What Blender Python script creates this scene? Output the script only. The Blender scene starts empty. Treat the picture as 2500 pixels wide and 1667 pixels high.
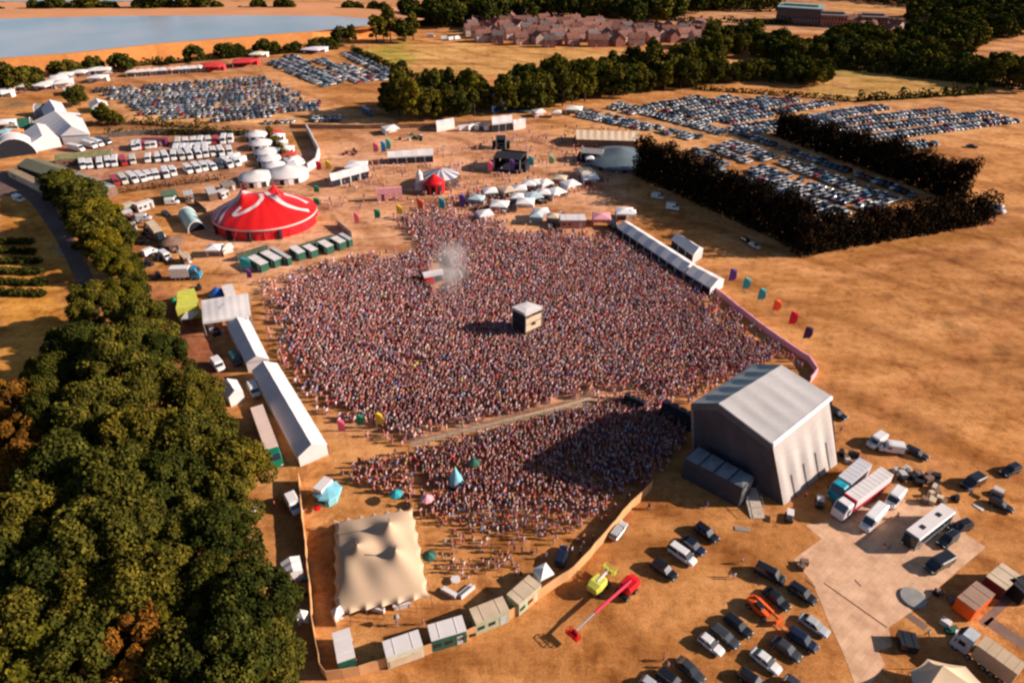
import bpy, math, random
import numpy as np
from mathutils import Vector, Matrix, noise as mnoise

random.seed(7)
RNG = np.random.default_rng(7)
R = math.radians
C = bpy.context.scene.collection

# ------------------------------------------------------------------ camera, sky, sun, exposure
CAM_H = 96.0
PITCH = R(33.9)
FPX = 1667.0                     # focal length in photograph pixels (24 mm on 36 mm)
cam_d = bpy.data.cameras.new('camera')
cam_d.lens = 24.0
cam_d.sensor_width = 36.0
cam_d.clip_start = 1.0
cam_d.clip_end = 12000.0
cam = bpy.data.objects.new('camera', cam_d)
C.objects.link(cam)
cam.location = (0, 0, CAM_H)
cam.rotation_euler = (R(90) - PITCH, 0, 0)
bpy.context.scene.camera = cam

SUN_EL = R(24.0)
world = bpy.data.worlds.new('World')
bpy.context.scene.world = world
world.use_nodes = True
wn = world.node_tree
sky = wn.nodes.new('ShaderNodeTexSky')
sky.sky_type = 'NISHITA'
sky.sun_disc = False
sky.sun_elevation = SUN_EL
sky.sun_rotation = R(90)
sky.air_density = 0.7
sky.dust_density = 0.6
wn.links.new(sky.outputs[0], wn.nodes['Background'].inputs[0])
wn.nodes['Background'].inputs[1].default_value = 0.062
sun_d = bpy.data.lights.new('sun', 'SUN')
sun_d.energy = 5.0
sun_d.angle = R(0.6)
sun_d.color = (1.0, 0.86, 0.73)
sun = bpy.data.objects.new('sun', sun_d)
C.objects.link(sun)
sun.rotation_euler = (0, R(90) - SUN_EL, 0)
sc = bpy.context.scene
sc.view_settings.view_transform = 'Standard'
sc.view_settings.look = 'None'
sc.view_settings.exposure = 0.95
sc.view_settings.gamma = 1.0
sc.cycles.pixel_filter_type = 'BLACKMAN_HARRIS'
sc.cycles.filter_width = 2.4

# ------------------------------------------------------------------ where things stand: read off the photograph
def P(x, y, z=0.0):
    cx = (x - 1250) / FPX
    cy = (833.5 - y) / FPX
    dx, dy, dz = cx, math.cos(PITCH) + cy * math.sin(PITCH), -math.sin(PITCH) + cy * math.cos(PITCH)
    t = (CAM_H - z) / -dz
    return Vector((dx * t, dy * t, z))
CR = dict(A=(0, 0, 2.352), B=(750, 0, 2.352), C=(1500, 0, 2.352), D=(0, 350, 2.613), E=(800, 250, 2.94),
          F=(1450, 250, 2.24), G=(0, 750, 2.94), H=(0, 1200, 2.94), I=(600, 800, 2.94), J=(700, 1150, 2.94),
          K=(1500, 800, 2.94), L=(1900, 950, 3.92), M=(1350, 1200, 3.357), N=(1900, 1250, 3.76),
          O=(240, 440, 5.88), Q=(400, 640, 6.533), R=(500, 440, 5.88), S=(980, 600, 5.6), T=(1440, 860, 3.92),
          U=(0, 200, 5.6), V=(1100, 380, 3.92), X=(0, 0, 0.9408), s=(0, 0, 1.0))
def q(c, x, y, z=0.0):
    o = CR[c]
    return P(o[0] + x / o[2], o[1] + y / o[2], z)
def seg(c, a, b, z=0.0):
    pa, pb = q(c, a[0], a[1], z), q(c, b[0], b[1], z)
    d = pb - pa
    return (pa + pb) / 2, d.length, math.atan2(d.y, d.x)

ONES = ['', 'first', 'second', 'third', 'fourth', 'fifth', 'sixth', 'seventh', 'eighth', 'ninth', 'tenth', 'eleventh', 'twelfth',
        'thirteenth', 'fourteenth', 'fifteenth', 'sixteenth', 'seventeenth', 'eighteenth', 'nineteenth']
TENS = ['', '', 'twenty', 'thirty', 'forty', 'fifty', 'sixty', 'seventy', 'eighty', 'ninety']
def ordw(n):
    if n < 20: return ONES[n]
    if n >= 100: return 'hundred and ' + ordw(n - 100) if n > 100 else 'hundredth'
    if n % 10 == 0: return TENS[n // 10][:-1] + 'ieth'
    return TENS[n // 10] + '-' + ONES[n % 10]

# ------------------------------------------------------------------ materials
MATS = {}
def nodes_of(m):
    m.use_nodes = True
    nt = m.node_tree
    return nt, nt.nodes['Principled BSDF']
def mix_rgb(nt, kind, fac, a, b):
    n = nt.nodes.new('ShaderNodeMix')
    n.data_type = 'RGBA'
    n.blend_type = kind
    for s, v in ((n.inputs[0], fac), (n.inputs[6], a), (n.inputs[7], b)):
        if hasattr(v, 'is_linked') or hasattr(v, 'links'): nt.links.new(v, s)
        elif isinstance(v, tuple): s.default_value = (v[0], v[1], v[2], 1)
        else: s.default_value = v
    return n.outputs[2]
def noise_node(nt, scale, detail=4, rough=0.6, obj=True, vec=None):
    n = nt.nodes.new('ShaderNodeTexNoise')
    n.inputs['Scale'].default_value = scale
    n.inputs['Detail'].default_value = detail
    n.inputs['Roughness'].default_value = rough
    if vec is None:
        tc = nt.nodes.new('ShaderNodeTexCoord')
        vec = tc.outputs['Object' if obj else 'Generated']
    nt.links.new(vec, n.inputs['Vector'])
    return n
def ramp(nt, fac, stops):
    n = nt.nodes.new('ShaderNodeValToRGB')
    e = n.color_ramp.elements
    while len(e) < len(stops): e.new(0.5)
    for el, (p, c) in zip(e, stops):
        el.position = p
        el.color = (c[0], c[1], c[2], 1)
    nt.links.new(fac, n.inputs[0])
    return n.outputs[0]
def M(name, rgb, rough=0.75, var=0.18, scale=0.6, metal=0.0, source=None, fine=0.0, spec=0.3, bump=0.0):
    """base colour modulated by soft noise; source 'obj' = the object's own colour, 'attr' = the mesh's colour attribute"""
    if name in MATS: return MATS[name]
    m = bpy.data.materials.new(name)
    nt, b = nodes_of(m)
    if source == 'obj':
        oi = nt.nodes.new('ShaderNodeObjectInfo')
        base = oi.outputs['Color']
    elif source == 'attr':
        at = nt.nodes.new('ShaderNodeAttribute')
        at.attribute_name = 'tint'
        base = at.outputs['Color']
    else:
        base = rgb
    n = noise_node(nt, scale)
    lo, hi = 1 - var, 1 + var
    f = ramp(nt, n.outputs[0], [(0.3, (lo, lo, lo)), (0.7, (hi, hi, hi))])
    out = mix_rgb(nt, 'MULTIPLY', 1.0, base, f)
    if fine:
        n2 = noise_node(nt, scale * 12, 3)
        f2 = ramp(nt, n2.outputs[0], [(0.35, (1 - fine,) * 3), (0.65, (1 + fine,) * 3)])
        out = mix_rgb(nt, 'MULTIPLY', 1.0, out, f2)
    nt.links.new(out, b.inputs['Base Color'])
    b.inputs['Roughness'].default_value = rough
    b.inputs['Metallic'].default_value = metal
    b.inputs['Specular IOR Level'].default_value = spec
    if bump:
        bn = nt.nodes.new('ShaderNodeBump')
        bn.inputs['Strength'].default_value = bump
        bn.inputs['Distance'].default_value = 0.15
        n3 = noise_node(nt, scale * 4, 5)
        nt.links.new(n3.outputs[0], bn.inputs['Height'])
        nt.links.new(bn.outputs[0], b.inputs['Normal'])
    MATS[name] = m
    return m
def leafmat(name, stops, scale=0.35):
    if name in MATS: return MATS[name]
    m = bpy.data.materials.new(name)
    nt, b = nodes_of(m)
    geo = nt.nodes.new('ShaderNodeNewGeometry')
    n = noise_node(nt, scale, 3, vec=geo.outputs['Position'])
    col = ramp(nt, n.outputs[0], stops)
    oi = nt.nodes.new('ShaderNodeObjectInfo')
    f = ramp(nt, oi.outputs['Random'], [(0, (0.72, 0.78, 0.8)), (0.5, (1, 1, 1)), (1, (1.25, 1.12, 0.9))])
    col = mix_rgb(nt, 'MULTIPLY', 1.0, col, f)
    rr = ramp(nt, geo.outputs['Random Per Island'], [(0, (0.6, 0.6, 0.6)), (1, (1.4, 1.4, 1.4))])
    col = mix_rgb(nt, 'MULTIPLY', 1.0, col, rr)
    nt.links.new(col, b.inputs['Base Color'])
    b.inputs['Roughness'].default_value = 0.7
    b.inputs['Specular IOR Level'].default_value = 0.0
    MATS[name] = m
    return m

WHITE = M('white_canvas', (0.58, 0.53, 0.52), 0.6, 0.07, 0.25, fine=0.03)
GREYC = M('grey_canvas', (0.42, 0.40, 0.40), 0.6, 0.10, 0.25, fine=0.03)
CREAM = M('cream_canvas', (0.60, 0.44, 0.30), 0.7, 0.08, 0.12)
DARK = M('black_paint', (0.012, 0.012, 0.016), 0.35, 0.2, 1.0, spec=0.5)
GLASS = M('tinted_glass', (0.012, 0.016, 0.022), 0.08, 0.1, 1.0, spec=0.8)
TYRE = M('tyre_rubber', (0.012, 0.012, 0.012), 0.85, 0.2, 3)
STEEL = M('galvanised_steel', (0.30, 0.31, 0.33), 0.45, 0.15, 2, metal=0.6)
BLACKC = M('black_scrim', (0.012, 0.012, 0.018), 0.85, 0.3, 0.6)
PAINT = M('car_paint', None, 0.22, 0.05, 1.0, source='obj', spec=0.6)
PLAIN = M('dyed_cloth', None, 0.75, 0.10, 1.0, source='obj')
TINT = M('mixed_clothing', None, 0.8, 0.08, 1.0, source='attr')
TINTP = M('mixed_car_paint', None, 0.3, 0.05, 1.0, source='attr', spec=0.5)
LAMP = M('headlamp_glass', (0.7, 0.7, 0.68), 0.15, 0.05, 3, spec=0.8)
REDL = M('tail_lamp', (0.25, 0.01, 0.01), 0.2, 0.05, 3)
GREEN = M('green_paint', (0.02, 0.085, 0.055), 0.5, 0.25, 0.8)
PALEG = M('pale_green_panel', (0.33, 0.36, 0.24), 0.6, 0.15, 0.8)
BEIGE = M('beige_panel', (0.50, 0.38, 0.26), 0.7, 0.15, 0.4)
RED = M('red_paint', (0.52, 0.008, 0.012), 0.4, 0.12, 0.8)
ORANGE = M('orange_paint', (0.68, 0.085, 0.006), 0.5, 0.12, 0.6)
YELLOW = M('yellow_green_paint', (0.50, 0.48, 0.07), 0.45, 0.15, 1)
TEAL = M('teal_paint', (0.02, 0.27, 0.30), 0.45, 0.15, 1)
BLUE = M('blue_paint', (0.012, 0.07, 0.32), 0.4, 0.15, 1)
LBLUE = M('light_blue_cloth', (0.17, 0.42, 0.50), 0.6, 0.12, 1)
PINK = M('pink_cloth', (0.62, 0.27, 0.30), 0.7, 0.12, 1)
BROWN = M('brown_panel', (0.16, 0.09, 0.06), 0.7, 0.25, 0.8)
GREYR = M('grey_roof_sheet', (0.22, 0.21, 0.20), 0.6, 0.2, 0.5)
TANF = M('tan_fence_cloth', (0.52, 0.27, 0.12), 0.8, 0.15, 0.4)
BARK = M('bark', (0.06, 0.038, 0.022), 0.9, 0.3, 2)
SKIN = M('skin', (0.46, 0.22, 0.14), 0.6, 0.1, 3)
HAIR = M('hair', (0.05, 0.025, 0.012), 0.7, 0.3, 3)
SHORTS = M('dark_cloth', (0.03, 0.032, 0.055), 0.8, 0.3, 2)
DENIM = M('denim_cloth', (0.07, 0.12, 0.22), 0.8, 0.2, 2)
LIGHTB = M('light_trousers_cloth', (0.48, 0.42, 0.34), 0.8, 0.2, 2)

# ------------------------------------------------------------------ mesh builder
class MB:
    def __init__(s): s.v, s.f, s.m = [], [], []
    def add(s, vs, fs, m=0):
        o = len(s.v)
        s.v += [tuple(v) for v in vs]
        for f in fs:
            s.f.append(tuple(o + i for i in f)); s.m.append(m)
        return s
    def poly(s, pts, m=0): return s.add(pts, [tuple(range(len(pts)))], m)
    def prism(s, loop, z0, z1, m=0, mt=None):
        n = len(loop)
        vs = [(p[0], p[1], z0) for p in loop] + [(p[0], p[1], z1) for p in loop]
        s.add(vs, [(i, (i + 1) % n, n + (i + 1) % n, n + i) for i in range(n)], m)
        s.add([(p[0], p[1], z1) for p in loop], [tuple(range(n))], m if mt is None else mt)
        s.add([(p[0], p[1], z0) for p in loop], [tuple(range(n - 1, -1, -1))], m)
        return s
    def box(s, x, y, z0, sx, sy, sz, m=0, rz=0.0, mt=None):
        c, n = math.cos(rz), math.sin(rz)
        lp = [(x + c * a - n * b, y + n * a + c * b) for a, b in ((-sx / 2, -sy / 2), (sx / 2, -sy / 2), (sx / 2, sy / 2), (-sx / 2, sy / 2))]
        return s.prism(lp, z0, z0 + sz, m, mt)
    def tube(s, a, b, r0, r1=None, n=8, m=0):
        r1 = r0 if r1 is None else r1
        a, b = Vector(a), Vector(b)
        d = (b - a).normalized()
        u = d.orthogonal().normalized(); w = d.cross(u)
        vs = []
        for p, r in ((a, r0), (b, r1)):
            for i in range(n):
                t = 2 * math.pi * i / n
                vs.append(p + (u * math.cos(t) + w * math.sin(t)) * r)
        fs = [(i, (i + 1) % n, n + (i + 1) % n, n + i) for i in range(n)] + [tuple(range(n - 1, -1, -1)), tuple(range(n, 2 * n))]
        return s.add(vs, fs, m)
    def loft(s, rings, m=0, caps=True):
        n = len(rings[0]); vs = [p for r in rings for p in r]; fs = []
        for k in range(len(rings) - 1):
            for i in range(n):
                fs.append((k * n + i, k * n + (i + 1) % n, (k + 1) * n + (i + 1) % n, (k + 1) * n + i))
        if caps: fs += [tuple(range(n - 1, -1, -1)), tuple(range((len(rings) - 1) * n, len(rings) * n))]
        return s.add(vs, fs, m)
    def lathe(s, x, y, prof, n=16, m=0, sx=1.0, sy=1.0):
        rings = [[(x + r * sx * math.cos(2 * math.pi * i / n), y + r * sy * math.sin(2 * math.pi * i / n), z) for i in range(n)] for r, z in prof]
        return s.loft(rings, m)
    def sheet(s, fn, nu, nv, m=0):
        vs = [fn(i / nu, j / nv) for j in range(nv + 1) for i in range(nu + 1)]
        fs = [(j * (nu + 1) + i, j * (nu + 1) + i + 1, (j + 1) * (nu + 1) + i + 1, (j + 1) * (nu + 1) + i) for j in range(nv) for i in range(nu)]
        return s.add(vs, fs, m)
    def mesh(s, name, mats, smooth=False):
        me = bpy.data.meshes.new(name)
        me.from_pydata(s.v, [], s.f)
        for m in (mats if isinstance(mats, (list, tuple)) else [mats]): me.materials.append(m)
        me.polygons.foreach_set('material_index', s.m)
        if smooth: me.polygons.foreach_set('use_smooth', [True] * len(s.f))
        me.update()
        return me
    def build(s, name, mats, parent=None, smooth=False):
        return link(name, s.mesh(name, mats, smooth), parent)
def link(name, data, parent=None, loc=None, rz=None, color=None):
    o = bpy.data.objects.new(name, data)
    C.objects.link(o)
    if parent is not None: o.parent = parent
    if loc is not None: o.location = loc
    if rz is not None: o.rotation_euler = (0, 0, rz)
    if color is not None: o.color = (color[0], color[1], color[2], 1)
    return o
def tag(o, label, cat, group=None):
    o['label'] = label; o['category'] = cat
    if group: o['group'] = group
    return o
def thing(name, label, cat, loc=(0, 0, 0), rz=0.0, group=None):
    o = link(name, None, loc=loc, rz=rz)
    o.empty_display_size = 1
    return tag(o, label, cat, group)
def struct(o, kind='structure'):
    o['kind'] = kind
    return o
def copy_tree(o, parent=None):
    c = o.copy(); C.objects.link(c); c.parent = parent
    for ch in list(o.children): copy_tree(ch, c)
    return c
def paint_children(o, col, names=('body',)):
    for ch in o.children:
        if ch.name.split('.')[0] in names: ch.color = (col[0], col[1], col[2], 1)

# ------------------------------------------------------------------ ground: one sheet, its soil and grass colours blended between zones
def inside(poly, X, Y):
    poly = np.array(poly); n = len(poly); r = np.zeros(X.shape, bool); j = n - 1
    for i in range(n):
        xi, yi = poly[i]; xj, yj = poly[j]
        if yi != yj:
            c = ((yi > Y) != (yj > Y)) & (X < (xj - xi) * (Y - yi) / (yj - yi) + xi)
            r ^= c
        j = i
    return r
def edge_dist(poly, X, Y):
    d = np.full(X.shape, 1e9); n = len(poly)
    for i in range(n):
        x1, y1 = poly[i]; x2, y2 = poly[(i + 1) % n]
        dx, dy = x2 - x1, y2 - y1
        t = np.clip(((X - x1) * dx + (Y - y1) * dy) / (dx * dx + dy * dy + 1e-9), 0, 1)
        d = np.minimum(d, np.hypot(X - x1 - t * dx, Y - y1 - t * dy))
    return d
def gpoly(c, pts): return [tuple(q(c, x, y)[:2]) for x, y in pts]
def path_dist(pts, X, Y):
    d = np.full(X.shape, 1e9)
    for (x1, y1), (x2, y2) in zip(pts[:-1], pts[1:]):
        dx, dy = x2 - x1, y2 - y1
        t = np.clip(((X - x1) * dx + (Y - y1) * dy) / (dx * dx + dy * dy + 1e-9), 0, 1)
        d = np.minimum(d, np.hypot(X - x1 - t * dx, Y - y1 - t * dy))
    return d
SOIL = (0.54, 0.245, 0.085)
ZONES = [  # crop, outline, colour, softness in metres
    ('X', [(0, 400), (120, 460), (250, 700), (60, 900), (0, 900)], (0.62, 0.29, 0.06), 3),
    ('X', [(420, 440), (820, 300), (1320, 260), (1460, 300), (1440, 420), (1400, 520), (1640, 650), (1560, 900), (900, 1040), (740, 900), (560, 640), (440, 560)], (0.66, 0.345, 0.195), 9),
    ('X', [(740, 1010), (1000, 1000), (1500, 1050), (1350, 1330), (1250, 1420), (760, 1500), (700, 1100)], (0.58, 0.27, 0.095), 6),
    ('X', [(200, 210), (640, 170), (800, 260), (820, 300), (240, 300)], (0.66, 0.34, 0.155), 8),
    ('X', [(110, 330), (560, 300), (600, 400), (420, 430), (180, 440)], (0.46, 0.23, 0.135), 4),
    ('X', [(1160, 260), (1480, 240), (2352, 210), (2352, 300), (1500, 400)], (0.62, 0.31, 0.13), 10),
    ('X', [(1500, 640), (2352, 440), (2352, 1000), (2100, 1050), (1900, 850), (1700, 690)], (0.50, 0.225, 0.078), 14),
    ('X', [(2000, 1000), (2352, 950), (2352, 1250), (2200, 1150)], (0.48, 0.20, 0.06), 8),
    ('X', [(850, 1568), (1500, 1130), (1900, 1180), (2000, 1568)], (0.48, 0.21, 0.068), 5),
    ('B', [(330, 290), (520, 260), (900, 250), (1100, 280), (1700, 290), (2000, 270), (1700, 340), (1350, 400), (900, 460), (640, 460), (520, 380)], (0.62, 0.34, 0.12), 4),
    ('B', [(350, 290), (560, 250), (600, 330), (540, 400), (440, 350)], (0.44, 0.36, 0.07), 14),
    ('C', [(1210, 400), (1400, 390), (2130, 500), (2100, 540), (1550, 580), (1250, 570), (1080, 520), (1230, 480)], (0.52, 0.31, 0.10), 4),
    ('C', [(1210, 420), (1300, 440), (1380, 500), (1330, 520), (1240, 470)], (0.55, 0.30, 0.13), 3),
    ('C', [(1280, 390), (1450, 390), (1450, 430), (1290, 430)], (0.32, 0.26, 0.07), 10),
    ('C', [(480, 380), (720, 320), (960, 350), (900, 390), (650, 420)], (0.58, 0.29, 0.11), 3),
    ('C', [(0, 170), (250, 110), (450, 70), (900, 80), (1270, 140), (1250, 190), (1000, 190), (500, 170), (200, 190)], (0.58, 0.30, 0.15), 3),
    ('C', [(2010, 360), (2130, 260), (2340, 190), (2352, 320), (2270, 390)], (0.56, 0.27, 0.12), 3),
    ('C', [(1260, 20), (1900, 80), (1880, 95), (1280, 50)], (0.58, 0.30, 0.10), 3),
    ('C', [(1850, 160), (1990, 140), (1900, 215), (1650, 230)], (0.60, 0.30, 0.13), 3),
    ('A', [(0, 440), (640, 370), (1600, 290), (1450, 420), (560, 480), (0, 560)], (0.50, 0.24, 0.12), 8),
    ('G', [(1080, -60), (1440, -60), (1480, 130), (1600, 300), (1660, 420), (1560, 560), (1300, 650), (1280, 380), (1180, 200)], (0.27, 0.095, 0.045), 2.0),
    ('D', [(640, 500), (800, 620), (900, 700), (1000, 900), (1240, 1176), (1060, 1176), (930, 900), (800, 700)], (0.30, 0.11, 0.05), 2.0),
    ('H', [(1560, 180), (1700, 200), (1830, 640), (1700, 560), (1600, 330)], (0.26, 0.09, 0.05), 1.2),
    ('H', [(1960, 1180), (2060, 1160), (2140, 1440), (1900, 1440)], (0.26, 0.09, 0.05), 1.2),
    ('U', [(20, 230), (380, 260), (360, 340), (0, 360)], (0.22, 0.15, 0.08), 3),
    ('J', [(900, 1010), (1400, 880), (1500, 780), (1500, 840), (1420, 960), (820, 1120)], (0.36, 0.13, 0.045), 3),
]
TRACKS = [  # crop, points, half width, colour
    ('A', [(1560, 400), (1800, 560), (2150, 740), (2352, 800)], 5, (0.62, 0.30, 0.13)),
    ('A', [(620, 720), (1430, 735), (2400, 760)], 5, (0.40, 0.19, 0.10)),
    ('F', [(960, 870), (1400, 960), (2352, 600)], 2.0, (0.62, 0.29, 0.12)),
    ('F', [(1250, 1000), (1900, 880), (2352, 740)], 0.7, (0.32, 0.13, 0.045)),
    ('F', [(1550, 1040), (1900, 1200), (2300, 1340)], 0.7, (0.30, 0.13, 0.05)),
    ('F', [(2050, 1040), (2200, 1110), (2352, 1130)], 1.2, (0.28, 0.13, 0.045)),
    ('F', [(1600, 1250), (1850, 1180), (2352, 1090)], 0.9, (0.34, 0.14, 0.05)),
    ('F', [(1880, 1190), (2352, 1420)], 1.2, (0.24, 0.11, 0.03)),
    ('K', [(1560, 430), (1700, 460), (2352, 760)], 2.2, (0.34, 0.14, 0.05)),
    ('K', [(1000, 260), (1500, 480), (1620, 620)], 1.0, (0.60, 0.28, 0.11)),
    ('G', [(420, -200), (540, 100), (180, 560)], 1.0, (0.30, 0.13, 0.06)),
    ('X', [(2352, 720), (1900, 1020), (2352, 1100)], 2.0, (0.55, 0.24, 0.09)),
    ('X', [(1580, 640), (2352, 480)], 1.2, (0.36, 0.15, 0.06)),
    ('F', [(1500, 800), (2352, 700)], 3.0, (0.42, 0.19, 0.05)),
]
def build_ground():
    def axis(n, near, far, lo=None):
        t = np.linspace(0, 1, n)
        return near * np.sinh(t * math.asinh(far / near))
    xs = axis(210, 90, 5000); xs = np.concatenate([-xs[::-1][:-1], xs])
    ys = axis(330, 110, 8000) - 0.0
    ys = np.concatenate([np.array([-3000, -1000, -300, -100, -40.0]), ys])
    X, Y = np.meshgrid(xs, ys)
    col = np.empty(X.shape + (3,)); col[:] = SOIL
    far = np.clip((Y - 560) / 60, 0, 1)[..., None]
    col = col * (1 - far) + np.array((0.55, 0.27, 0.12)) * far
    wob = np.sin(X * 0.13 + 2 * np.sin(Y * 0.09)) + 0.6 * np.sin(Y * 0.31 + X * 0.21) + 0.5 * np.sin(X * 0.57 - Y * 0.43)
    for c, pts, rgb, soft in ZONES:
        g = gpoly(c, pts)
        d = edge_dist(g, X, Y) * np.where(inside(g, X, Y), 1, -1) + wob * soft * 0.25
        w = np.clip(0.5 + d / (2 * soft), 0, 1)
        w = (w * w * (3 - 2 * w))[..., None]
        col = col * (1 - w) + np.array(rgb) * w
    for c, pts, hw, rgb in TRACKS:
        g = gpoly(c, pts)
        d = path_dist(g, X, Y) + wob * 0.3
        w = np.clip(1.4 - d / hw, 0, 1)[..., None] * 0.95
        col = col * (1 - w) + np.array(rgb) * w
    ny, nx = X.shape
    me = bpy.data.meshes.new('ground')
    V = np.stack([X, Y, np.zeros_like(X)], -1).reshape(-1, 3)
    idx = np.arange(ny * nx).reshape(ny, nx)
    F = np.stack([idx[:-1, :-1], idx[:-1, 1:], idx[1:, 1:], idx[1:, :-1]], -1).reshape(-1, 4)
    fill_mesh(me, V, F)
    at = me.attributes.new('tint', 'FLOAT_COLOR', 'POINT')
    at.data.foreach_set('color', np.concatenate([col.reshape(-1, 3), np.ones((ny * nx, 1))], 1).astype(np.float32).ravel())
    m = bpy.data.materials.new('dry_grass_ground')
    nt, b = nodes_of(m)
    a = nt.nodes.new('ShaderNodeAttribute'); a.attribute_name = 'tint'
    geo = nt.nodes.new('ShaderNodeNewGeometry')
    mp = nt.nodes.new('ShaderNodeMapping')
    mp.inputs['Rotation'].default_value = (0, 0, R(-28)); mp.inputs['Scale'].default_value = (0.35, 1.6, 1)
    nt.links.new(geo.outputs['Position'], mp.inputs['Vector'])
    n1 = noise_node(nt, 0.05, 8, 0.72, vec=mp.outputs[0])
    n2 = noise_node(nt, 0.45, 6, 0.7, vec=geo.outputs['Position'])
    n3 = noise_node(nt, 3.0, 4, 0.7, vec=geo.outputs['Position'])
    n4 = noise_node(nt, 0.018, 5, 0.6, vec=geo.outputs['Position'])
    c = a.outputs['Color']
    c = mix_rgb(nt, 'MULTIPLY', 0.85, c, ramp(nt, n1.outputs[0], [(0.36, (0.55, 0.45, 0.36)), (0.5, (0.93, 0.90, 0.86)), (0.64, (1.18, 1.26, 1.4))]))
    c = mix_rgb(nt, 'MULTIPLY', 0.9, c, ramp(nt, n2.outputs[0], [(0.34, (0.66, 0.60, 0.55)), (0.52, (1, 1, 1)), (0.7, (1.13, 1.15, 1.2))]))
    c = mix_rgb(nt, 'MULTIPLY', 0.7, c, ramp(nt, n3.outputs[0], [(0.34, (0.62, 0.58, 0.55)), (0.6, (1.12, 1.12, 1.12))]))
    c = mix_rgb(nt, 'MULTIPLY', 0.8, c, ramp(nt, n4.outputs[0], [(0.35, (0.8, 0.76, 0.72)), (0.6, (1.08, 1.1, 1.1))]))
    wv = nt.nodes.new('ShaderNodeTexWave'); wv.wave_type = 'BANDS'; wv.bands_direction = 'DIAGONAL'
    for k, v in (('Scale', 0.016), ('Distortion', 5.0), ('Detail', 3.0), ('Detail Scale', 0.6)): wv.inputs[k].default_value = v
    nt.links.new(geo.outputs['Position'], wv.inputs['Vector'])
    c = mix_rgb(nt, 'MULTIPLY', 0.55, c, ramp(nt, wv.outputs['Fac'], [(0.0, (0.55, 0.46, 0.38)), (0.06, (0.80, 0.76, 0.7)), (0.14, (1, 1, 1)), (1.0, (1, 1, 1))]))
    n5 = noise_node(nt, 0.11, 6, 0.75, vec=geo.outputs['Position'])
    c = mix_rgb(nt, 'MULTIPLY', 0.9, c, ramp(nt, n5.outputs[0], [(0.38, (0.66, 0.58, 0.48)), (0.47, (0.98, 0.96, 0.94)), (0.62, (1.06, 1.08, 1.12))]))
    nt.links.new(c, b.inputs['Base Color'])
    b.inputs['Roughness'].default_value = 0.95
    b.inputs['Specular IOR Level'].default_value = 0.05
    bp = nt.nodes.new('ShaderNodeBump'); bp.inputs['Strength'].default_value = 0.5; bp.inputs['Distance'].default_value = 0.25
    nt.links.new(n2.outputs[0], bp.inputs['Height']); nt.links.new(bp.outputs[0], b.inputs['Normal'])
    me.materials.append(m)
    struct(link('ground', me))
def fill_mesh(me, V, F, mi=None, smooth=False):
    n, k = F.shape
    me.vertices.add(len(V)); me.vertices.foreach_set('co', V.astype(np.float32).ravel())
    me.loops.add(n * k); me.loops.foreach_set('vertex_index', F.astype(np.int32).ravel())
    me.polygons.add(n)
    me.polygons.foreach_set('loop_start', np.arange(0, n * k, k, dtype=np.int32))
    me.polygons.foreach_set('loop_total', np.full(n, k, np.int32))
    if mi is not None: me.polygons.foreach_set('material_index', mi.astype(np.int32))
    me.update(calc_edges=True)
    return me
build_ground()

def flat(name, c, pts, z, mat):
    g = [q(c, x, y) for x, y in pts]
    mb = MB(); mb.poly([(p.x, p.y, z) for p in g])
    o = mb.build(name, mat)
    if o.data.polygons[0].normal.z < 0: o.data.flip_normals()
    return struct(o)
ASPH = M('worn_asphalt', (0.13, 0.075, 0.06), 0.9, 0.25, 0.15, fine=0.12)
flat('road', 'D', [(-200, 150), (60, 180), (170, 235), (300, 310), (380, 470), (480, 620), (560, 780), (640, 960), (640, 1160), (540, 1160), (520, 960), (430, 760), (350, 600), (230, 420), (160, 340), (-200, 330)], 0.012, ASPH)
flat('path', 'D', [(330, 640), (450, 720), (545, 900), (560, 1010), (530, 1010), (515, 910), (430, 750), (320, 660)], 0.008, M('pale_path', (0.32, 0.19, 0.11), 0.9, 0.2, 0.3))
def road_far():
    mm = M('far_asphalt', (0.10, 0.07, 0.06), 0.9, 0.2, 0.1)
    flat('road', 'C', [(450, 190), (950, 140), (1280, 170), (1270, 150), (950, 125), (600, 150), (250, 100), (240, 108), (590, 165)], 0.03, mm)
    flat('road', 'C', [(1240, 400), (1600, 400), (2352, 510), (2352, 490), (1620, 385), (1240, 390)], 0.03, mm)
road_far()
flat('pond_water', 'B', [(1060, 520), (1110, 500), (1210, 520), (1300, 640), (1230, 650), (1060, 655)], 0.03, M('pond', (0.16, 0.23, 0.25), 0.08, 0.2, 0.05, spec=0.8))
# pale walkway between the crowd barriers
flat('path', 'I', [(1180, 850), (2352, 575), (2500, 520), (2500, 490), (2352, 535), (1180, 825)], 0.012, M('walkway_boards', (0.50, 0.34, 0.20), 0.9, 0.15, 0.4, fine=0.1))

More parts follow.
